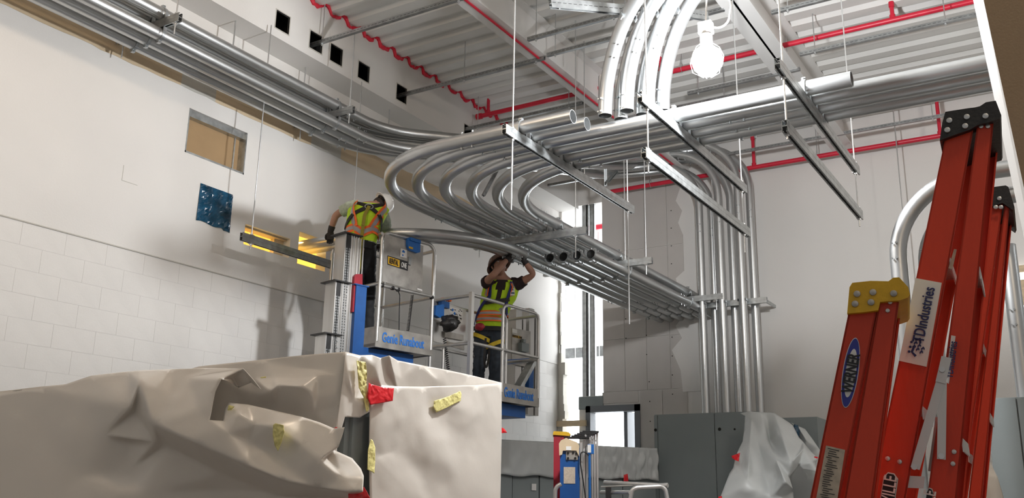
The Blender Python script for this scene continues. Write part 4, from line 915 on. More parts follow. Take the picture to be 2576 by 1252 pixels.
# draped cabinet on the right
cb3 = empty('electrical_cabinet', 'cabinet end hidden under the tent of white sheeting by the ladders', 'cabinet', (-3.2, 11.6, 0))
yb = 11.9
MB().box((-3.82, 12.1, 0), (-3.0, 13.0, 2.7)).build('body', M['grey'], cb3, 0)
b4 = lambda u, v: W(u, v, y=11.6-.9*max(0, min(1, (v-1040)/200)))
ptsD = [(1862, 1039, .0), (1885, 1034, .0), (1910, 1036, .05), (1948, 1038, .02), (1985, 1062, .0), (1995, 1070, .05), (2010, 1100, .1), (2020, 1110, .05), (2040, 1135, .1), (2058, 1152, .1), (2052, 1165, .1), (2055, 1185, .15), (2020, 1180, .2), (2010, 1170, .25), (1986, 1200, .3), (1995, 1230, .2), (2000, 1300, .2), (1800, 1300, .3), (1812, 1250, .35), (1835, 1190, .3), (1845, 1175, .3), (1850, 1150, .3), (1858, 1130, .25), (1868, 1110, .2), (1872, 1080, .1), (1874, 1045, .05),
        (1890, 1050, .22), (1886, 1120, .35), (1894, 1190, .3), (1920, 1056, .25), (1935, 1110, .1), (1950, 1150, .5), (1975, 1210, .6), (1998, 1240, .5), (1905, 1110, .15), (1925, 1190, .2), (1940, 1250, .25), (1932, 1052, .05), (1960, 1080, .4), (2022, 1125, .35), (1990, 1165, .6), (1960, 1140, .2), (1880, 1215, .5), (1870, 1170, .2), (2012, 1135, .15), (1958, 1200, .2), (2040, 1160, .3)]
sheet('plastic_sheet', 'tent of white sheeting draped over the cabinet end beside the ladders', ptsD, [(25, 26), (26, 27), (27, 28), (2, 29), (29, 31), (31, 32), (32, 33), (37, 30), (30, 41), (3, 38), (38, 40), (39, 40), (39, 13), (34, 35), (35, 36), (27, 42), (46, 12)], list(range(26)), b4, 'poly2', amp=.02, nsc=4, smo=14)
ptsE = [(1990, 1062, .0), (2005, 1070, .0), (2025, 1078, .0), (2045, 1105, .0), (2062, 1130, .0), (2090, 1180, .0), (2090, 1300, .0), (1990, 1300, .0), (1985, 1200, .0), (2010, 1160, .0), (2016, 1102, .0), (2008, 1075, .1), (2030, 1110, .1), (2050, 1200, .2)]
sheet('plastic_sheet', 'second sheet fold behind the tent, nearest the yellow capped ladder', ptsE, [(11, 12)], list(range(11)), lambda u, v: W(u, v, y=12.0), 'poly2', amp=.01)
tape('sheathing_tape', 'red tape flag on the left edge of the sheeting tent', [(1840, 1146), (1862, 1138), (1858, 1160), (1848, 1156), (1842, 1152)], b4, 'rtape', .42, .02)
tape('sheathing_tape', 'red tape scrap at the bottom left corner of the sheeting tent', [(1808, 1248), (1816, 1247), (1816, 1270), (1800, 1270)], b4, 'rtape', .5, .01)
tape('sheathing_tape', 'small red tape at the right tip of the tent', [(2049, 1147), (2058, 1149), (2056, 1153), (2048, 1150)], b4, 'rtape', .3, .005)
tape('sheathing_tape', 'red tape strip on the creased band behind the folded lift', [(1569, 1194), (1579, 1191), (1581, 1210), (1569, 1210)], lambda u, v: fl.P(u, v, -.09), 'rtape', .05, .003)
tag(blob('blue_bundle', W(2002, 1088, y=11.85), (.05, .05, .1), 'bluef', None), 'blue bundle poking out of the gap in the sheeting', 'bundle')
# grey panel and sheeting at the right edge
c5 = empty('electrical_cabinet', 'grey cabinet at the right edge behind the ladders', 'cabinet', (-.2, 8, 0))
a, b = W(2478, 1001, y=7.4), W(2578, 996, y=7.4)
MB().box((a.x, 7.42, 0), (1.2, 8.2, a.z)).build('body', M['grey'], c5, 0); MB().box((a.x, 7.4, .1), (b.x-.06, 7.42, a.z-.005)).build('panel', M['grey'], c5, 0); MB().box((b.x-.05, 7.4, .1), (1.2, 7.42, a.z-.005)).build('panel', M['grey'], c5, 0)
ptsG = [(2430, 1110, .0), (2465, 1122, .02), (2490, 1160, .03), (2510, 1200, .05), (2528, 1260, .03), (2530, 1320, .0), (2400, 1320, .0), (2400, 1200, .0), (2470, 1200, .1), (2450, 1260, .05), (2500, 1270, .1)]
sheet('plastic_sheet', 'white sheeting slumped against the cabinet at the right edge', ptsG, [], list(range(8)), lambda u, v: W(u, v, y=7.2), amp=.01)
# distant finished bit behind at right
struct(MB().box((-.9, 10.6, 0), (-.72, 10.7, 3.4)).build('trim_4', M['wall'], smooth=0)) if False else None
# ------------------------------------------------------------------ step ladders
def ladder(label, d, cap_m, r1, r2, cap, far, scale_u, capbolts, steps, steps2, reach=.95, frame_u=2300):
    fr = facing(frame_u, d); o = empty('step_ladder', label, 'ladder', fr.G(0, 0, 0), 'step ladders')
    wv = far # vector to the far side rails
    def rails(q, nm, b, labf=''):
        base = MB(); pts = [fr.P(u, v, b) for u, v in q]; n = fr.n
        # extend to the floor along the rail edges
        def ext(p, q_): t = (q_.z-0.02)/(p.z-q_.z); return q_+(q_-p)*t
        p0, p1, p2, p3 = pts; p3 = ext(p0, p3); p2 = ext(p1, p2)
        for off, nn in ((V((0, 0, 0)), 1), (wv, -1)):
            m = MB(); th = .007
            P_ = [p+off for p in (p0, p1, p2, p3)]; m.hexa([P_[3], P_[2], P_[2]+n*th, P_[3]+n*th, P_[0], P_[1], P_[1]+n*th, P_[0]+n*th])
            # channel flanges
            for (a, b2, s) in ((0, 3, 1), (1, 2, -1)):
                A_, B_ = P_[a], P_[b2]; x = fr.e*(.005*s); fl_ = n*.032*nn
                m.hexa([B_, B_+x, B_+x+fl_, B_+fl_, A_, A_+x, A_+x+fl_, A_+fl_])
            m.build(nm, M['orange'], o, 0)
        return p0, p1, p2, p3
    R1 = rails(r1, 'side_rail', 0); R2 = rails(r2, 'rear_rail', .0)
    # top cap spans both side rails
    m = MB(); fr.quad(m, cap, -.02, wv.dot(fr.n)+.08)
    k = len(cap); shift = wv-fr.n*wv.dot(fr.n)
    for i in range(len(m.v)-k, len(m.v)): m.v[i] = m.v[i]+shift
    m.build('top_cap', M[cap_m], o, 0)
    for u, v in capbolts: p = fr.P(u, v, -.022); MB().lathe([(.009, 0), (.008, .003), (.003, .005)], p, -fr.n, 12).build('rivet', M['rod' if cap_m == 'black' else 'alud'], o)
    def tread(Rr, t, nm, w, h, inset):
        a, b, c, d_ = Rr; p = a.lerp(d_, t); q = b.lerp(c, t); 
        m = MB(); q = V((q.x, q.y, p.z))+wv*.05; p = p+wv*.05; wv_ = wv*.9
        m.hexa([p, q, q+wv_, p+wv_, p+V((0, 0, .006)), q+V((0, 0, .006)), q+wv_+V((0, 0, .006)), p+wv_+V((0, 0, .006))])
        for x in (p, q): e_ = (q-p).normalized()*.004*(1 if x is p else -1); m.hexa([x-ZA*.03, x+e_-ZA*.03, x+e_+wv_-ZA*.03, x+wv_-ZA*.03, x, x+e_, x+e_+wv_, x+wv_])
        m.build(nm, M['alu'], o, 0)
    H = R1[0].z
    for t in steps: tread(R1, t, 'step', 0, 0, 0)
    for t in steps2: tread(R2, t, 'rear_brace', 0, 0, 0)
    m = MB()
    for a in (R1[3], R1[2], R2[3], R2[2]):
        for f_ in (V((0, 0, 0)), wv): m.obox(a+f_+ZA*.03, (fr.e, fr.n, ZA), (.06, .04, .06))
    m.build('foot', M['black'], o, 0)
    return o, fr, R1, R2
hz = lambda u, v, d: V((W(u, v, d=d).x, W(u, v, d=d).y, 0)).normalized()
vd = hz(2400, 700, 2.8); sd = V((vd.y, -vd.x, 0))
wB = hz(2600, 1275, 2.8)*.30
lb, fB, RB1, RB2 = ladder('tall orange step ladder with black cap, in front of the brown wall corner', 2.75, 'black',
    [(2378, 345), (2448, 328), (2278, 1252), (2190, 1252)], [(2458, 315), (2500, 303), (2407, 1252), (2332, 1252)],
    [(2378, 281), (2435, 272), (2452, 270), (2465, 267), (2480, 257), (2505, 253), (2519, 290), (2516, 298), (2495, 305), (2460, 314), (2440, 326), (2405, 338), (2364, 353), (2370, 310)],
    wB, 1, [(2388, 303), (2383, 327), (2432, 294), (2428, 317), (2479, 292)], [.14, .30, .42, .55, .70, .85], [.16, .34, .52, .70])
wA = hz(2290, 1275, 2.5)*.26
la, fA, RA1, RA2 = ladder('orange step ladder with scuffed yellow cap, left of the others', 2.45, 'yel',
    [(2134, 788), (2206, 779), (2112, 1252), (2038, 1252)], [(2211, 757), (2262, 753), (2196, 1252), (2124, 1252)],
    [(2137, 722), (2144, 711), (2190, 706), (2235, 707), (2247, 698), (2262, 697), (2285, 722), (2289, 740), (2284, 748), (2264, 755), (2214, 759), (2209, 780), (2170, 785), (2131, 788)],
    wA, 1, [(2156, 739), (2196, 735), (2248, 738), (2151, 764), (2191, 760)], [.3, .55, .8], [.45, .7], frame_u=2200)
wC = hz(2640, 1275, 2.5)*.28
lc, fC, RC1, RC2 = ladder('orange step ladder mostly hidden behind the tall one, small black cap', 3.7, 'black',
    [(2470, 520), (2523, 511), (2420, 1252), (2350, 1252)], [(2528, 505), (2541, 501), (2470, 1252), (2436, 1252)],
    [(2475, 476), (2500, 470), (2530, 466), (2537, 470), (2552, 520), (2548, 528), (2522, 510), (2500, 518), (2470, 524)],
    wC, 1, [(2514, 499), (2505, 521), (2518, 521)], [.2, .35, .5], [.3, .5], frame_u=2480)
# TDIndustries sticker and print on the tall ladder
def on(fr, u, v, b=-.003): return fr.P(u, v, b)
m = MB(); fB.quad(m, [(2303, 699), (2369, 711), (2331, 922), (2262, 907)], -.004, .003); sk = m.build('banner_sticker', M['white'], lb, 0)
yd = (on(fB, 2343, 720)-on(fB, 2305, 905)).normalized(); xd = yd; n_ = -fB.n
def vtext(s_, fr, u, v, u2, v2, size, m_, parent, b=-.006, bold=.0, cut=None):
    # lettering that runs upward along the rail
    c = fr.P((u+u2)/2, (v+v2)/2, b); x = (fr.P(u2, v2, b)-fr.P(u, v, b)).normalized(); y = fr.n.cross(x)*1.0
    y = x.cross(fr.n)*-1
    if x.cross(y).dot(fr.n) > 0: y = -y
    return text(s_, c, x, y, size, m_, parent, bold=bold, nrm_off=.001, fit=((fr.P(u2, v2, b)-fr.P(u, v, b)).length, size))
t = vtext('TDIndustries', fB, 2309, 860, 2338, 722, .031, 'navy', sk, bold=.012)
mk = MB()
for i in range(3):
    for j in range(2):
        u, v = 2296+9*i-4*j+3, 868+9*j+7*i-8
        fB.quad(mk, [(u, v+2), (u+6, v-3), (u+9, v+1), (u+9, v+5), (u+5, v+2), (u+1, v+7)], -.006, .002)
fB.quad(mk, [(2291, 884), (2297, 871), (2302, 872), (2297, 885), (2306, 893), (2301, 897)], -.006, .002); fB.quad(mk, [(2302, 852), (2316, 849), (2318, 862), (2313, 866), (2312, 855), (2303, 857)], -.006, .002)
for u, v in ((2293, 860), (2290, 872), (2287, 884)): p = fB.P(u, v, -.006); mk.cyl(p, p-fB.n*.002, .0036, 10)
mk.build('logo_mark', M['navy'], sk, 0)
m = MB(); fB.quad(m, [(2393, 843), (2404, 845), (2387, 965), (2378, 960)], -.006, .003); s2 = m.build('banner_sticker', M['white'], lb, 0)
vtext('TDIndustries', fB, 2386, 950, 2398, 858, .022, 'navy', s2, b=-.009, bold=.012)
def plaque(fr, pts, txt, u, v, u2, v2, size, parent):
    cx_, cy_ = sum(p[0] for p in pts)/len(pts), sum(p[1] for p in pts)/len(pts)
    m = MB(); fr.quad(m, [(cx_+(a-cx_)*1.12, cy_+(b-cy_)*1.06) for a, b in pts], -.003, .002); m.build('plaque_border', M['white'], parent, 0)
    m = MB(); fr.quad(m, pts, -.006, .003); m.build('plaque', M['ink'], parent, 0)
    vtext(txt, fr, u, v, u2, v2, size, 'white', parent, b=-.008, bold=.012)
plaque(fB, [(2224, 1200), (2234, 1190), (2248, 1193), (2257, 1206), (2240, 1330), (2205, 1330)], 'LOUISVILLE', 2221, 1345, 2241, 1196, .034, lb)
plaque(fB, [(2332, 1238), (2337, 1228), (2344, 1231), (2347, 1240), (2330, 1340), (2316, 1340)], 'LOUISVILLE', 2322, 1370, 2340, 1233, .032, lb)
m = MB()
for u, v in ((2233, 1153), (2263, 1161), (2400, 1136), (2397, 1166), (2468, 318), (2485, 318)): p = fB.P(u, v, -.002); MB().lathe([(.007, 0), (.006, .003), (.002, .004)], p, -fB.n, 12).build('rivet', M['alu'], lb)
# folding spreader bars
def flatbar(pts, b, w, parent, m_='alud', name='spreader_bar'):
    m = MB()
    for i in range(len(pts)-1): m.bar(fB.P(*pts[i], b), fB.P(*pts[i+1], b), w, w, fB.n) if False else m.obox((fB.P(*pts[i], b)+fB.P(*pts[i+1], b))/2, ((fB.P(*pts[i+1], b)-fB.P(*pts[i], b)).normalized(), fB.n, (fB.P(*pts[i+1], b)-fB.P(*pts[i], b)).normalized().cross(fB.n)), ((fB.P(*pts[i+1], b)-fB.P(*pts[i], b)).length, .004, w))
    return m.build(name, M[m_], parent, 0)
flatbar([(2368, 955), (2302, 1178)], -.02, .024, lb, 'alu'); flatbar([(2381, 898), (2366, 962)], -.026, .026, lb, 'alu'); flatbar([(2371, 960), (2368, 1155)], -.016, .022, lb, 'alu'); flatbar([(2364, 1050), (2345, 1186)], .06, .022, lb)
m = MB()
for u, v in ((2370, 929), (2300, 1174), (2368, 1147)): p = fB.P(u, v, -.03); MB().cyl(p, p-fB.n*.006, .008, 12).build('pivot', M['rod'], lb)
m = MB(); fB.quad(m, [(2283, 1196), (2327, 1198), (2323, 1228), (2278, 1226)], .02, .004); m.build('step_front', M['alu'], lb, 0)
m = MB(); fB.quad(m, [(2400, 626), (2407, 627), (2396, 677), (2386, 674)], .01, .002); m.build('small_label', M['stick'], lb, 0)
# Werner oval and instruction label on the yellow capped ladder
def oval(fr, cu, cv, du, dv, wu, wv_, b, th, m_, nm, parent):
    m = MB(); fr.quad(m, [(cu+cos(t_)*wu+sin(t_)*du, cv+sin(t_)*dv+cos(t_)*wv_) for t_ in [2*pi*i/36 for i in range(36)]], b, th); return m.build(nm, M[m_], parent, 0)
oval(fA, 2139.5, 937, -13, 88, 20, 3, -.003, .002, 'white', 'oval_border', la)
oval(fA, 2139.5, 937, -13, 86, 18, 3, -.005, .002, 'sblue', 'oval_sticker', la)
oval(fA, 2140, 938, -9, 61, 13, 2, -.007, .002, 'white', 'oval_centre', la)
vtext('WERNER', fA, 2131, 988, 2149, 888, .030, 'ink', la, b=-.009, bold=.03)
m = MB(); fA.quad(m, [(2078, 1120), (2126, 1131), (2104, 1270), (2050, 1270)], -.004, .003); lbv = m.build('instruction_label', M['stick'], la, 0)
m = MB(); rr = random.Random(1)
for k in range(26):
    t0 = rr.uniform(0, .15); ln_ = rr.uniform(.3, .75)
    for row in range(1):
        a = (2082-24*k/26, 1126+5.5*k); b_ = (2124-22*k/26, 1136+5.4*k); p0 = (a[0]+(b_[0]-a[0])*t0, a[1]+(b_[1]-a[1])*t0); p1 = (a[0]+(b_[0]-a[0])*(t0+ln_), a[1]+(b_[1]-a[1])*(t0+ln_))
        fA.quad(m, [p0, p1, (p1[0]-.5, p1[1]+1.6), (p0[0]-.5, p0[1]+1.6)], -.006, .001)
m.build('small_print', M['ink'], lbv, 0)['kind'] = 'stuff'
m = MB()
for u, v in ((2239, 760), (2233, 781)): p = fA.P(u, v, -.002); MB().lathe([(.006, 0), (.005, .003), (.002, .004)], p, -fA.n, 12).build('rivet', M['alu'], la)
# short ladder behind the folded lift
f5 = facing(1405, 9.9); ld = empty('step_ladder', 'red and yellow ladder top just left of the folded lift', 'ladder', f5.G(0, 0, 0), 'step ladders')
m = MB(); f5.quad(m, [(1391, 1090), (1393, 1084), (1430, 1086), (1436, 1092), (1432, 1096), (1391, 1093)], 0, .3); m.build('top_cap', M['yel'], ld, 0)
for u0 in (1393, 1412):
    m = MB(); a0, z1 = f5.A(u0, 1093); f5.box(m, a0, a0+.07, .02, .05, 0, z1); f5.box(m, a0, a0+.07, .25, .28, 0, z1); m.build('side_rail', M['lred'], ld, 0)
# ------------------------------------------------------------------ people
def add_to(parent, o): o.parent = parent; o.matrix_parent_inverse = Matrix.Translation(-V(parent.location)); return o
def skin(name, nodes, edges, root, m_, sub=2):
    me = bpy.data.meshes.new(name); ks = list(nodes); me.from_pydata([nodes[k][0] for k in ks], [(ks.index(a), ks.index(b)) for a, b in edges], [])
    o = bpy.data.objects.new('tmp', me); C.objects.link(o); md = o.modifiers.new('k', 'SKIN'); md.use_smooth_shade = True
    for i, k in enumerate(ks):
        r = nodes[k][1]; r = r if isinstance(r, tuple) else (r, r); me.skin_vertices[0].data[i].radius = r; me.skin_vertices[0].data[i].use_root = (k == root)
    s = o.modifiers.new('s', 'SUBSURF'); s.levels = s.render_levels = sub
    bpy.context.view_layer.update(); r = bpy.data.meshes.new_from_object(o.evaluated_get(bpy.context.evaluated_depsgraph_get())); bpy.data.objects.remove(o)
    return r
def head_mb(m, c, fwd, upv, s=1.0):
    # ellipsoid head with brow, eye hollows, nose, mouth, chin and ears
    f = V(fwd).normalized(); sd_ = f.cross(V(upv)).normalized(); u = sd_.cross(f).normalized(); N, K = 28, 20; vs = []; fs = []
    for i in range(K+1):
        ph = pi*i/K
        for j in range(N):
            th = 2*pi*j/N; x, y, z = sin(ph)*sin(th), sin(ph)*cos(th), cos(ph)
            px, py, pz = x*.076, y*.096, z*.118
            if z < 0: px *= 1+.28*z; py *= 1+.10*z
            if y > .3:
                a = math.exp(-((x*.076)**2)/.00018); py += .022*a*math.exp(-((pz+.022)**2)/.0006)   # nose
                py += .006*math.exp(-((pz-.022)**2)/.0002)                                          # brow
                for e_ in (-.032, .032): py -= .011*math.exp(-((px-e_)**2+(pz-.002)**2)/.00018)
                py += .008*math.exp(-(px**2)/.0008)*math.exp(-((pz+.062)**2)/.00008)-.006*math.exp(-(px**2)/.0006)*math.exp(-((pz+.070)**2)/.00002)
                py += .010*math.exp(-(px**2)/.0006)*math.exp(-((pz+.098)**2)/.0003)
            vs.append(V(c)+(sd_*px+f*py+u*pz)*s)
        if i: 
            for j in range(N): fs.append(((i-1)*N+j, (i-1)*N+(j+1) % N, i*N+(j+1) % N, i*N+j))
    m.add(vs, fs)
    for k in (-1, 1):
        p = V(c)+sd_*(k*.077*s)-u*.012-f*.01; m.tube([p-u*.03, p-u*.01+sd_*k*.006, p+u*.012+sd_*k*.010, p+u*.028+sd_*k*.004], .012, 8, rs=[(.008, .006), (.012, .009), (.017, .01), (.010, .006)])
    return f, sd_, u
def eyes(c, f, sd_, u, parent):
    m = MB(); q = MB()
    for k in (-1, 1):
        p = V(c)+sd_*(k*.032)+f*.079+u*.004; m.lathe([(.001, -.009), (.009, -.006), (.0125, 0), (.009, .006), (.001, .009)], p, f, 10); q.lathe([(.005, .007), (.004, .0095), (.001, .010)], p, f, 10)
    m.build('eye', M['white'], parent); q.build('iris', M['dark'], parent)
def fingers(m, wrist, d, side, nrm, curl=.8, s=1.0):
    # palm plus four unequal curled fingers and a thumb from the side of the palm
    d, sd_, n = V(d).normalized(), V(side).normalized(), V(nrm).normalized()
    m.tube([wrist-d*.01, wrist+d*.03*s, wrist+d*.065*s, wrist+d*.088*s], .03, 12, rs=[(.026, .02), (.036, .019), (.041, .017), (.038, .013)], ref=sd_)
    for k, (o_, L) in enumerate(((-.028, .068), (-.0095, .078), (.0095, .073), (.027, .056))):
        p = wrist+d*.082*s+sd_*o_; pts = [p-d*.02]; a = 0; q = p
        for t in (.45, .33, .22): a += curl*.9; q = q+(d*cos(a*.9)+n*sin(a*.9))*(L*t*s); pts.append(q)
        m.tube(pts, .009, 8, rs=[.0095, .0095, .0085, .0065])
    p = wrist+d*.03-sd_*.033; m.tube([p+sd_*.01, p-sd_*.014+d*.022+n*.01, p-sd_*.018+d*.045+n*.025, p-sd_*.008+d*.062+n*.036], .011, 8, rs=[.013, .012, .010, .008])
def hardhat(c, ax, fr_, mt, parent, s=1.0, sx=1):
    a = V(ax).normalized(); sd_ = a.cross(V(fr_)).normalized(); f = sd_.cross(a)*1.0; f = a.cross(sd_)*-1; f = sd_.cross(a); 
    if f.dot(V(fr_)) < 0: f = -f
    N = 32; vs = []; fs = []; prof = [(.160, -.006, .05), (.145, .0, .02), (.130, .004, 0), (.128, .03, 0), (.120, .065, 0), (.098, .10, 0), (.062, .122, 0), (.02, .13, 0)]
    prof = prof[::-1]+[]; rows = []
    for r, h, bill in prof:
        row = []
        for j in range(N):
            w = 2*pi*j/N; e_ = max(0, cos(w)); rr_ = r+bill*e_**3*1.0; row.append(V(c)+(f*(cos(w)*rr_*1.0)+sd_*(sin(w)*r*.86)+a*(h-.012*bill*20*e_**2*.5))*s)
        rows.append(row)
    inner = [[V(c)+(p-V(c))*.965-a*.003 for p in row] for row in rows][::-1]
    allr = rows+inner; 
    for row in allr: vs += row
    for i in range(len(allr)-1):
        for j in range(N): fs.append((i*N+j, i*N+(j+1) % N, (i+1)*N+(j+1) % N, (i+1)*N+j))
    fs.append(tuple(range(N))); fs.append(tuple(range((len(allr)-1)*N, len(allr)*N)))
    m = MB(); m.add(vs, fs)
    for k in (-.035, 0, .035): m.tube([V(c)+(f*.095+sd_*k+a*.095)*s, V(c)+(sd_*k*.9+a*.131)*s, V(c)+(-f*.095+sd_*k+a*.095)*s], .006, 6)
    h = m.build('hard_hat', M[mt], parent)
    m = MB()
    m.tube([V(c)+(f*(cos(2*pi*j/20)*.108)+sd_*(sin(2*pi*j/20)*.09)+a*.0)*s for j in range(21)], .008, 6, rs=[(.004, .014)]*21); m.tube([V(c)+(f*.1+a*.01)*s, V(c)+a*.09*s, V(c)+(-f*.1+a*.01)*s], .007, 6); m.tube([V(c)+(sd_*.085+a*.01)*s, V(c)+a*.09*s, V(c)+(-sd_*.085+a*.01)*s], .007, 6)
    m.build('hat_liner', M['strap'], h)
    return h, a, f, sd_
def band(parent, nm, mt, pts, w, th=.004, nrms=None, c=None):
    # strip that follows body points, w wide, facing away from the body axis c
    pts = [V(p) for p in pts]; vs = []; fs = []; n = len(pts)
    for i, p in enumerate(pts):
        t = (pts[min(i+1, n-1)]-pts[max(0, i-1)]).normalized(); o_ = nrms[i] if nrms else (p-V(c(p) if callable(c) else c)); o_ = (o_-t*o_.dot(t)).normalized(); s_ = t.cross(o_)
        vs += [p-s_*w/2, p+s_*w/2, p+s_*w/2+o_*th, p-s_*w/2+o_*th]
    for i in range(n-1):
        for k in range(4): fs.append((i*4+k, i*4+(k+1) % 4, i*4+4+(k+1) % 4, i*4+4+k))
    fs += [(0, 1, 2, 3), (4*n-1, 4*n-2, 4*n-3, 4*n-4)]
    m = MB(); m.add(vs, fs); return m.build(nm, M[mt], parent)
def torso_surface(rows, side, dep):
    # rows: (centre, rx, ry); returns function (row t, angle) -> surface point, and centre
    def at(t, w, k=1.0):
        t = max(0, min(len(rows)-1.0001, t)); i = int(t); f_ = t-i; a, b = rows[i], rows[i+1]
        c = a[0].lerp(b[0], f_); rx = a[1]+(b[1]-a[1])*f_; ry = a[2]+(b[2]-a[2])*f_
        x, y = sin(w), cos(w); e_ = 2.4; q = (abs(x)**e_+abs(y)**e_)**(-1/e_)
        return c+side*(x*q*rx*k)+dep*(y*q*ry*k), c
    return at
def shell(at, t0, t1, w0, w1, nt, nw, k, th, closed=False, wr=.004, seed=0, vcut=None):
    vs = []; fs = []; ok = {}
    W_ = nw+(0 if closed else 1)
    for lay in (0, 1):
        for i in range(nt+1):
            for j in range(W_):
                t = t0+(t1-t0)*i/nt; w = w0+(w1-w0)*j/nw; p, c = at(t, w, k); n = (p-c).normalized()
                vs.append(p+n*((noise.noise(p*9+V((seed, 0, 0)))+.5*noise.noise(p*22))*wr*2+(th if lay == 0 else 0)))
    L = (nt+1)*W_
    def keep(i, j): return vcut is None or vcut((i+.5)/nt, (j+.5)/nw)
    for i in range(nt):
        for j in range(nw):
            if not keep(i, j): continue
            j2 = (j+1) % W_ if closed else j+1
            a, b, c, d = i*W_+j, i*W_+j2, (i+1)*W_+j2, (i+1)*W_+j
            fs.append((a, b, c, d)); fs.append((d+L, c+L, b+L, a+L))
            for (x, y, ii, jj) in ((a, b, i-1, j), (c, d, i+1, j), (b, c, i, j+1), (d, a, i, j-1)):
                jj2 = jj % nw if closed else jj
                if not (0 <= ii < nt and 0 <= jj2 < nw and keep(ii, jj2)): fs.append((y, x, x+L, y+L))
    m = MB(); m.add(vs, fs); return m
def limb(pts, rs, seg=14, wr=.004, seed=0, ell=1.0, rings=10):
    # smooth tapering sleeve through joints with small cloth wrinkles
    pts = path(pts, .09, 8); tot = [0]
    for i in range(1, len(pts)): tot.append(tot[-1]+(pts[i]-pts[i-1]).length)
    out = []; N = rings*max(1, len(rs)-1)
    for i in range(N+1):
        s_ = tot[-1]*i/N; k = max(j for j in range(len(tot)) if tot[j] <= s_+1e-9); k = min(k, len(pts)-2); f_ = (s_-tot[k])/max(1e-6, tot[k+1]-tot[k]); out.append(pts[k].lerp(pts[k+1], f_))
    rr = []
    for i in range(N+1): x = i/N*(len(rs)-1); k = min(int(x), len(rs)-2); rr.append((rs[k]+(rs[k+1]-rs[k])*(x-k))*(1+wr*8*noise.noise(V((i*.7, seed, 0)))))
    m = MB(); m.tube(out, rr[0], seg, rs=rr, ell=ell)
    for i, v in enumerate(m.v): m.v[i] = v+V((noise.noise(v*18+V((seed, 0, 0))), noise.noise(v*18+V((0, seed, 0))), 0))*wr
    return m
def boot(m, ank, toe):
    t = V(toe).normalized(); s_ = t.cross(ZA); m.tube([ank+ZA*.08, ank+ZA*.02, ank-ZA*.03+t*.03, ank-ZA*.045+t*.10, ank-ZA*.055+t*.17], .05, 12, rs=[(.052, .052), (.05, .055), (.048, .05), (.046, .036), (.036, .024)])
    m.obox(ank-ZA*.08+t*.05, (t, s_, ZA), (.27, .095, .02))
def px(u, v, d): return W(u, v, d=d)
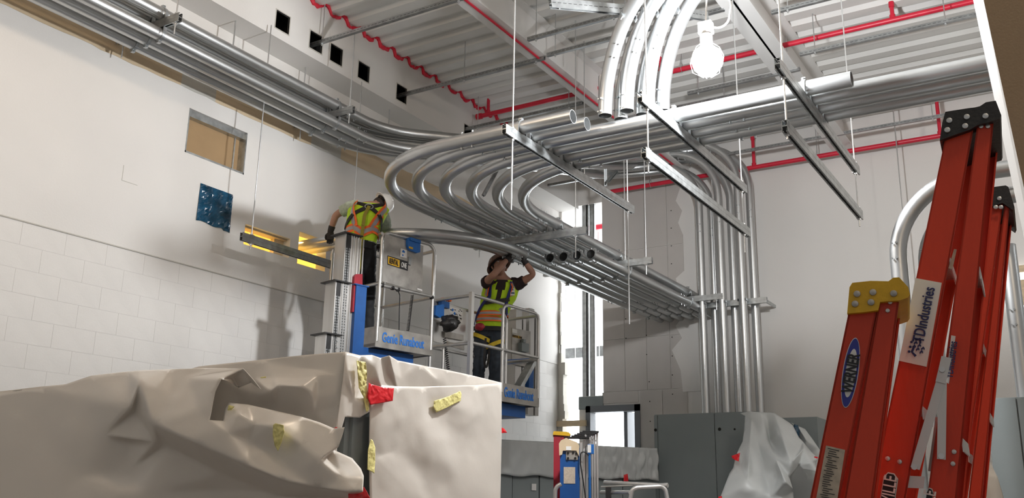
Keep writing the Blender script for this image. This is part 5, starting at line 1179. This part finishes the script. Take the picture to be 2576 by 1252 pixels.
def person(label, J, head_f, head_u, fwd, sidev, palette, hatax, hatf, handdirs, ext=None):
    o = empty('person', label, 'person', J['pel'])
    # bare body: one continuous skinned surface
    nd = {'pel': (J['pel'], (.12, .09)), 'wai': (J['wai'], (.115, .085)), 'che': (J['che'], (.135, .095)), 'nb': (J['nb'], .07), 'nk': (J['nb'].lerp(J['hd'], .45), .056), 'hd': (J['hd'], .06)}
    ed = [('pel', 'wai'), ('wai', 'che'), ('che', 'nb'), ('nb', 'nk'), ('nk', 'hd')]
    for s in 'LR':
        nd['sh'+s] = (J['sh'+s], .058); nd['el'+s] = (J['el'+s], .041); nd['fa'+s] = (J['el'+s].lerp(J['wr'+s], .3), .042); nd['wr'+s] = (J['wr'+s], .027)
        nd['hp'+s] = (J['hp'+s], .085); nd['kn'+s] = (J['kn'+s], .058); nd['cf'+s] = (J['kn'+s].lerp(J['an'+s], .3), .056); nd['an'+s] = (J['an'+s], .04)
        ed += [('nb', 'sh'+s), ('sh'+s, 'el'+s), ('el'+s, 'fa'+s), ('fa'+s, 'wr'+s), ('pel', 'hp'+s), ('hp'+s, 'kn'+s), ('kn'+s, 'cf'+s), ('cf'+s, 'an'+s)]
    me = skin('body', nd, ed, 'pel', 'skin')
    m = MB(); m.v = [v.co.copy() for v in me.vertices]; m.f = [tuple(p.vertices) for p in me.polygons]
    f, s_, u = head_mb(m, J['hd'], head_f, head_u)
    for k, s in enumerate('LR'):
        if not palette['gloves'][k]: fingers(m, J['wr'+s], *handdirs[k])
    b = m.build('body', M['skin'], o, 60)
    eyes(J['hd'], f, s_, u, o)
    for k, s in enumerate('LR'):
        if palette['gloves'][k]:
            m = MB(); fingers(m, J['wr'+s], *handdirs[k], s=1.08); w = J['wr'+s]; d_ = (J['wr'+s]-J['el'+s]).normalized(); m.tube([w-d_*.05, w-d_*.03, w+d_*.02], .034, 12, rs=[.037, .036, .031]); m.build('glove', M['glove'], o)
    # hair at nape
    m = MB(); m.lathe([(.001, -.02), (.06, -.01), (.083, .03), (.085, .06), (.06, .09), (.001, .1)], J['hd']-f*.018-u*.035, u, 18, 1); m.build('hair', M['hair'], o)
    hardhat(J['hd']+u*.035+f*.0, hatax, hatf, palette['hat'], o)
    # trousers
    at = torso_surface([(J['pel']-(J['wai']-J['pel'])*.3, .132, .105), (J['pel'], .142, .108), (J['wai'], .135, .10)], sidev, fwd)
    m = shell(at, 0, 2, 0, 2*pi, 8, 28, 1.0, .012, True, .003)
    for k, s in enumerate('LR'): q = limb([J['hp'+s]+(J['wai']-J['pel'])*.3, J['kn'+s], J['an'+s]-ZA*.02], [.105, .098, .084, .074, .068, .066, .070], 16, .010, seed=k*7+3); m.add(q.v, q.f)
    m.build('trousers', M[palette['pants']], o, 60)
    m = MB(); [boot(m, J['an'+s], fwd) for s in 'LR']; m.build('boots', M['black'], o)
    # shirt torso + sleeves
    rows = [(J['pel'], .158, .112), (J['wai'], .160, .112), (J['wai'].lerp(J['che'], .5), .172, .118), (J['che'], .195, .125), (J['che'].lerp(J['nb'], .6), .205, .120), (J['nb'], .155, .095)]
    at = torso_surface(rows, sidev, fwd)
    m = shell(at, .2, 5, 0, 2*pi, 16, 32, 1.0, .004, True, .003)
    for s in 'LR':
        e_ = J['sh'+s].lerp(J['el'+s], palette['sleeve']); q = limb([J['nb'].lerp(J['sh'+s], .55), J['sh'+s], e_], [.075, .082, .074, .066, .064], 16, .006, seed=5); m.add(q.v, q.f)
    m.build('shirt', M[palette['shirt']], o, 60)
    return o, at, rows, fwd, sidev
# worker one: back to the viewer, bent over the rail
vd1 = hz(925, 600, 9.5); s1 = V((vd1.y, -vd1.x, 0))
J = dict(pel=px(905, 618, 9.82), wai=px(911, 586, 9.84), che=px(921, 545, 9.94), nb=px(934, 517, 10.08), hd=px(955, 519, 10.24),
         shL=px(879, 523, 10.00), shR=px(964, 545, 10.04), elL=px(845, 540, 10.04), elR=px(975, 588, 10.27), wrL=px(832, 580, 10.04), wrR=px(955, 612, 10.44),
         hpL=px(890, 622, 9.82), hpR=px(920, 624, 9.84), knL=px(900, 720, 9.88), knR=px(928, 722, 9.97), anL=px(905, 822, 9.84), anR=px(925, 826, 9.92))
pal = dict(gloves=(True, True), hat='hat', pants='pants', shirt='gshirt', sleeve=.55)
hf = (vd1*.75+s1*.35-ZA*.65); hu = (ZA*.45+s1*.75+vd1*.5)
w1, at1, rows1, F1, S1 = person('person in white hard hat and lime vest bending over the left lift rail', J, hf, hu, vd1, s1, pal, s1*.85+ZA*.42+vd1*.25, -ZA*.3+vd1*.9-s1*.1, ((ZA*-1+vd1*.1, s1, vd1), (vd1, s1, -ZA)))
m = shell(at1, .25, 5.0, 0, 2*pi, 26, 48, 1.0, .010, True, .005, 3, vcut=lambda i, j: not (i > .70 and (.215 < j < .285 or .715 < j < .785)) and not (j < .035 or j > .965))
vest = m.build('vest', M['lime'], w1, 60)
def vstripe(at, parent, t0, t1, w0, w1, width, k=1.0, off=.016, n=14, mats=('vor', 'refl')):
    ps = []; ns = []
    for i in range(n+1):
        p, c = at(t0+(t1-t0)*i/n, w0+(w1-w0)*i/n, k); nn_ = (p-c).normalized(); ps.append(p+nn_*off); ns.append(nn_)
    band(parent, 'orange_tape', mats[0], ps, width, .002, ns); band(parent, 'silver_tape', mats[1], [p+n_*.003 for p, n_ in zip(ps, ns)], width*.45, .002, ns)
for s_ in (-1, 1):
    vstripe(at1, vest, 1.3, 4.9, pi+s_*.5, pi+s_*.98, .10); vstripe(at1, vest, 1.25, .75, pi+s_*.55, pi+s_*1.9, .09); vstripe(at1, vest, .75, 1.25, pi+s_*.0, pi+s_*.55, .09)
def hstrap(at, parent, seq, width, mt, off=.024, n=8, nm='harness_strap'):
    ps = []; ns = []
    for (t0, w0), (t1, w1) in zip(seq, seq[1:]):
        for i in range(n):
            p, c = at(t0+(t1-t0)*i/n, w0+(w1-w0)*i/n); nn_ = (p-c).normalized(); ps.append(p+nn_*off); ns.append(nn_)
    p, c = at(*seq[-1]); ps.append(p+(p-c).normalized()*off); ns.append((p-c).normalized()); return band(parent, nm, mt, ps, width, .005, ns)
h1 = hstrap(at1, w1, [(1.2, pi-1.35), (2.4, pi-.9), (3.9, pi), (4.7, pi+.75)], .045, 'strap')
hstrap(at1, w1, [(1.2, pi+1.35), (2.4, pi+.8), (3.9, pi), (4.7, pi-.75)], .045, 'strap')
p, c = at1(3.85, pi); n_ = (p-c).normalized(); m = MB(); m.tube([p+n_*.035+S1*(cos(t_)*.042)+ZA*(sin(t_)*.026) for t_ in [2*pi*i/16 for i in range(17)]], .007, 8); m.build('dorsal_ring', M['strutd'], w1)
ps = [p+n_*.04, at1(2.6, pi+.05)[0]-F1*.05, at1(1.4, pi)[0]-F1*.06, px(905, 640, 9.63), px(904, 668, 9.6), px(899, 692, 9.5)]
band(w1, 'lanyard', 'olive', path(ps, .08, 6), .035, .012, None, c=lambda q: q+F1)
# worker two: faces the viewer, both arms up to the conduits
vd2 = hz(1245, 750, 10.9); s2v = V((vd2.y, -vd2.x, 0))
J = dict(pel=px(1229, 838, 10.95), wai=px(1237, 800, 10.95), che=px(1254, 752, 10.95), nb=px(1263, 708, 10.95), hd=px(1256, 672, 10.92),
         shL=px(1302, 716, 10.93), shR=px(1219, 714, 10.9), elL=px(1343, 690, 10.85), elR=px(1240, 692, 10.62), wrL=px(1318, 655, 10.86), wrR=px(1280, 648, 10.80),
         hpL=px(1243, 845, 10.95), hpR=px(1214, 843, 10.95), knL=px(1246, 922, 10.85), knR=px(1205, 918, 10.85), anL=px(1240, 1000, 10.95), anR=px(1203, 996, 10.95))
pal = dict(gloves=(True, True), hat='cam', pants='jean', shirt='shirt', sleeve=.42)
w2, at2, rows2, F2, S2 = person('person in brown hard hat and open lime vest reaching up to the conduits', J, -vd2*.72+s2v*.25+ZA*.62, ZA*.75+vd2*.6-s2v*.2, -vd2, -s2v, pal, ZA*.8+vd2*.5-s2v*.35, -vd2*.6+s2v*.6, ((-s2v*.35+ZA*.9, vd2, -s2v), (s2v*.35+ZA*.9, -vd2, s2v)))
m = shell(at2, .35, 4.98, 0, 2*pi, 28, 48, 1.0, .010, True, .005, 9, vcut=lambda i, j: not (i > .70 and (.215 < j < .285 or .715 < j < .785)) and not ((j < .01+.10*max(0, i-.5) or j > .99-.10*max(0, i-.5)) and i > .5))
vest2 = m.build('vest', M['lime'], w2, 60)
for t0 in (.85, 1.35): vstripe(at2, vest2, t0, t0, 0, 2*pi, .06, n=40)
for w in (-.72, .72): vstripe(at2, vest2, 3.1, 4.7, w, w*.9, .07)
hstrap(at2, w2, [(.5, -1.3), (2.2, -.55), (3.0, -.48), (4.75, -.55)], .045, 'bstrap')
hstrap(at2, w2, [(.5, 1.5), (2.0, .9), (3.0, .45), (4.75, .55)], .045, 'bstrap')
hstrap(at2, w2, [(2.75, -.6), (2.5, 0), (2.35, .6)], .045, 'strap', .032, nm='chest_strap')
hstrap(at2, w2, [(.25, -1.6), (.2, 0), (.25, 1.6)], .05, 'strap', .03, nm='belt')
p, c = at2(3.5, -.62); n_ = (p-c).normalized(); bd = Fr(p+n_*.03, (-S2.x, -S2.y)); m = MB(); m.obox(p+n_*.034, (S2, n_, ZA), (.05, .004, .085)); bd = m.build('badge', M['white'], w2, 0)
m = MB(); m.obox(p+n_*.038-ZA*.015, (S2, n_, ZA), (.038, .002, .015)); m.obox(p+n_*.038+ZA*.024, (S2, n_, ZA), (.014, .002, .012)); m.build('badge_print', M['bluef'], bd, 0)
for s, k in (('L', 1), ('R', -1)):
    hp, kn = J['hp'+s], J['kn'+s]; c = hp.lerp(kn, .12 if s == 'R' else .3); m = MB(); a_ = (kn-hp).normalized()
    band(w2, 'leg_loop', 'ystrap', [c+S2*(cos(t_)*.118)+F2*(sin(t_)*.118)+ZA*(.05*cos(t_)*k*-1) for t_ in [2*pi*i/18 for i in range(19)]], .045, .006, None, c=lambda q, c=c: c)
tag(blob('drill', px(1207, 822, 10.7), (.055, .05, .045), 'lred', None, None, None, .3, 4), 'red and black tool holstered at the belt of the reaching worker', 'tool')
band(w2, 'lanyard', 'strap', path([px(1222, 850, 10.7), px(1218, 900, 10.66), px(1221, 935, 10.68), px(1229, 905, 10.7), px(1231, 880, 10.72)], .05, 6), .025, .006, None, c=lambda q: q-F2)
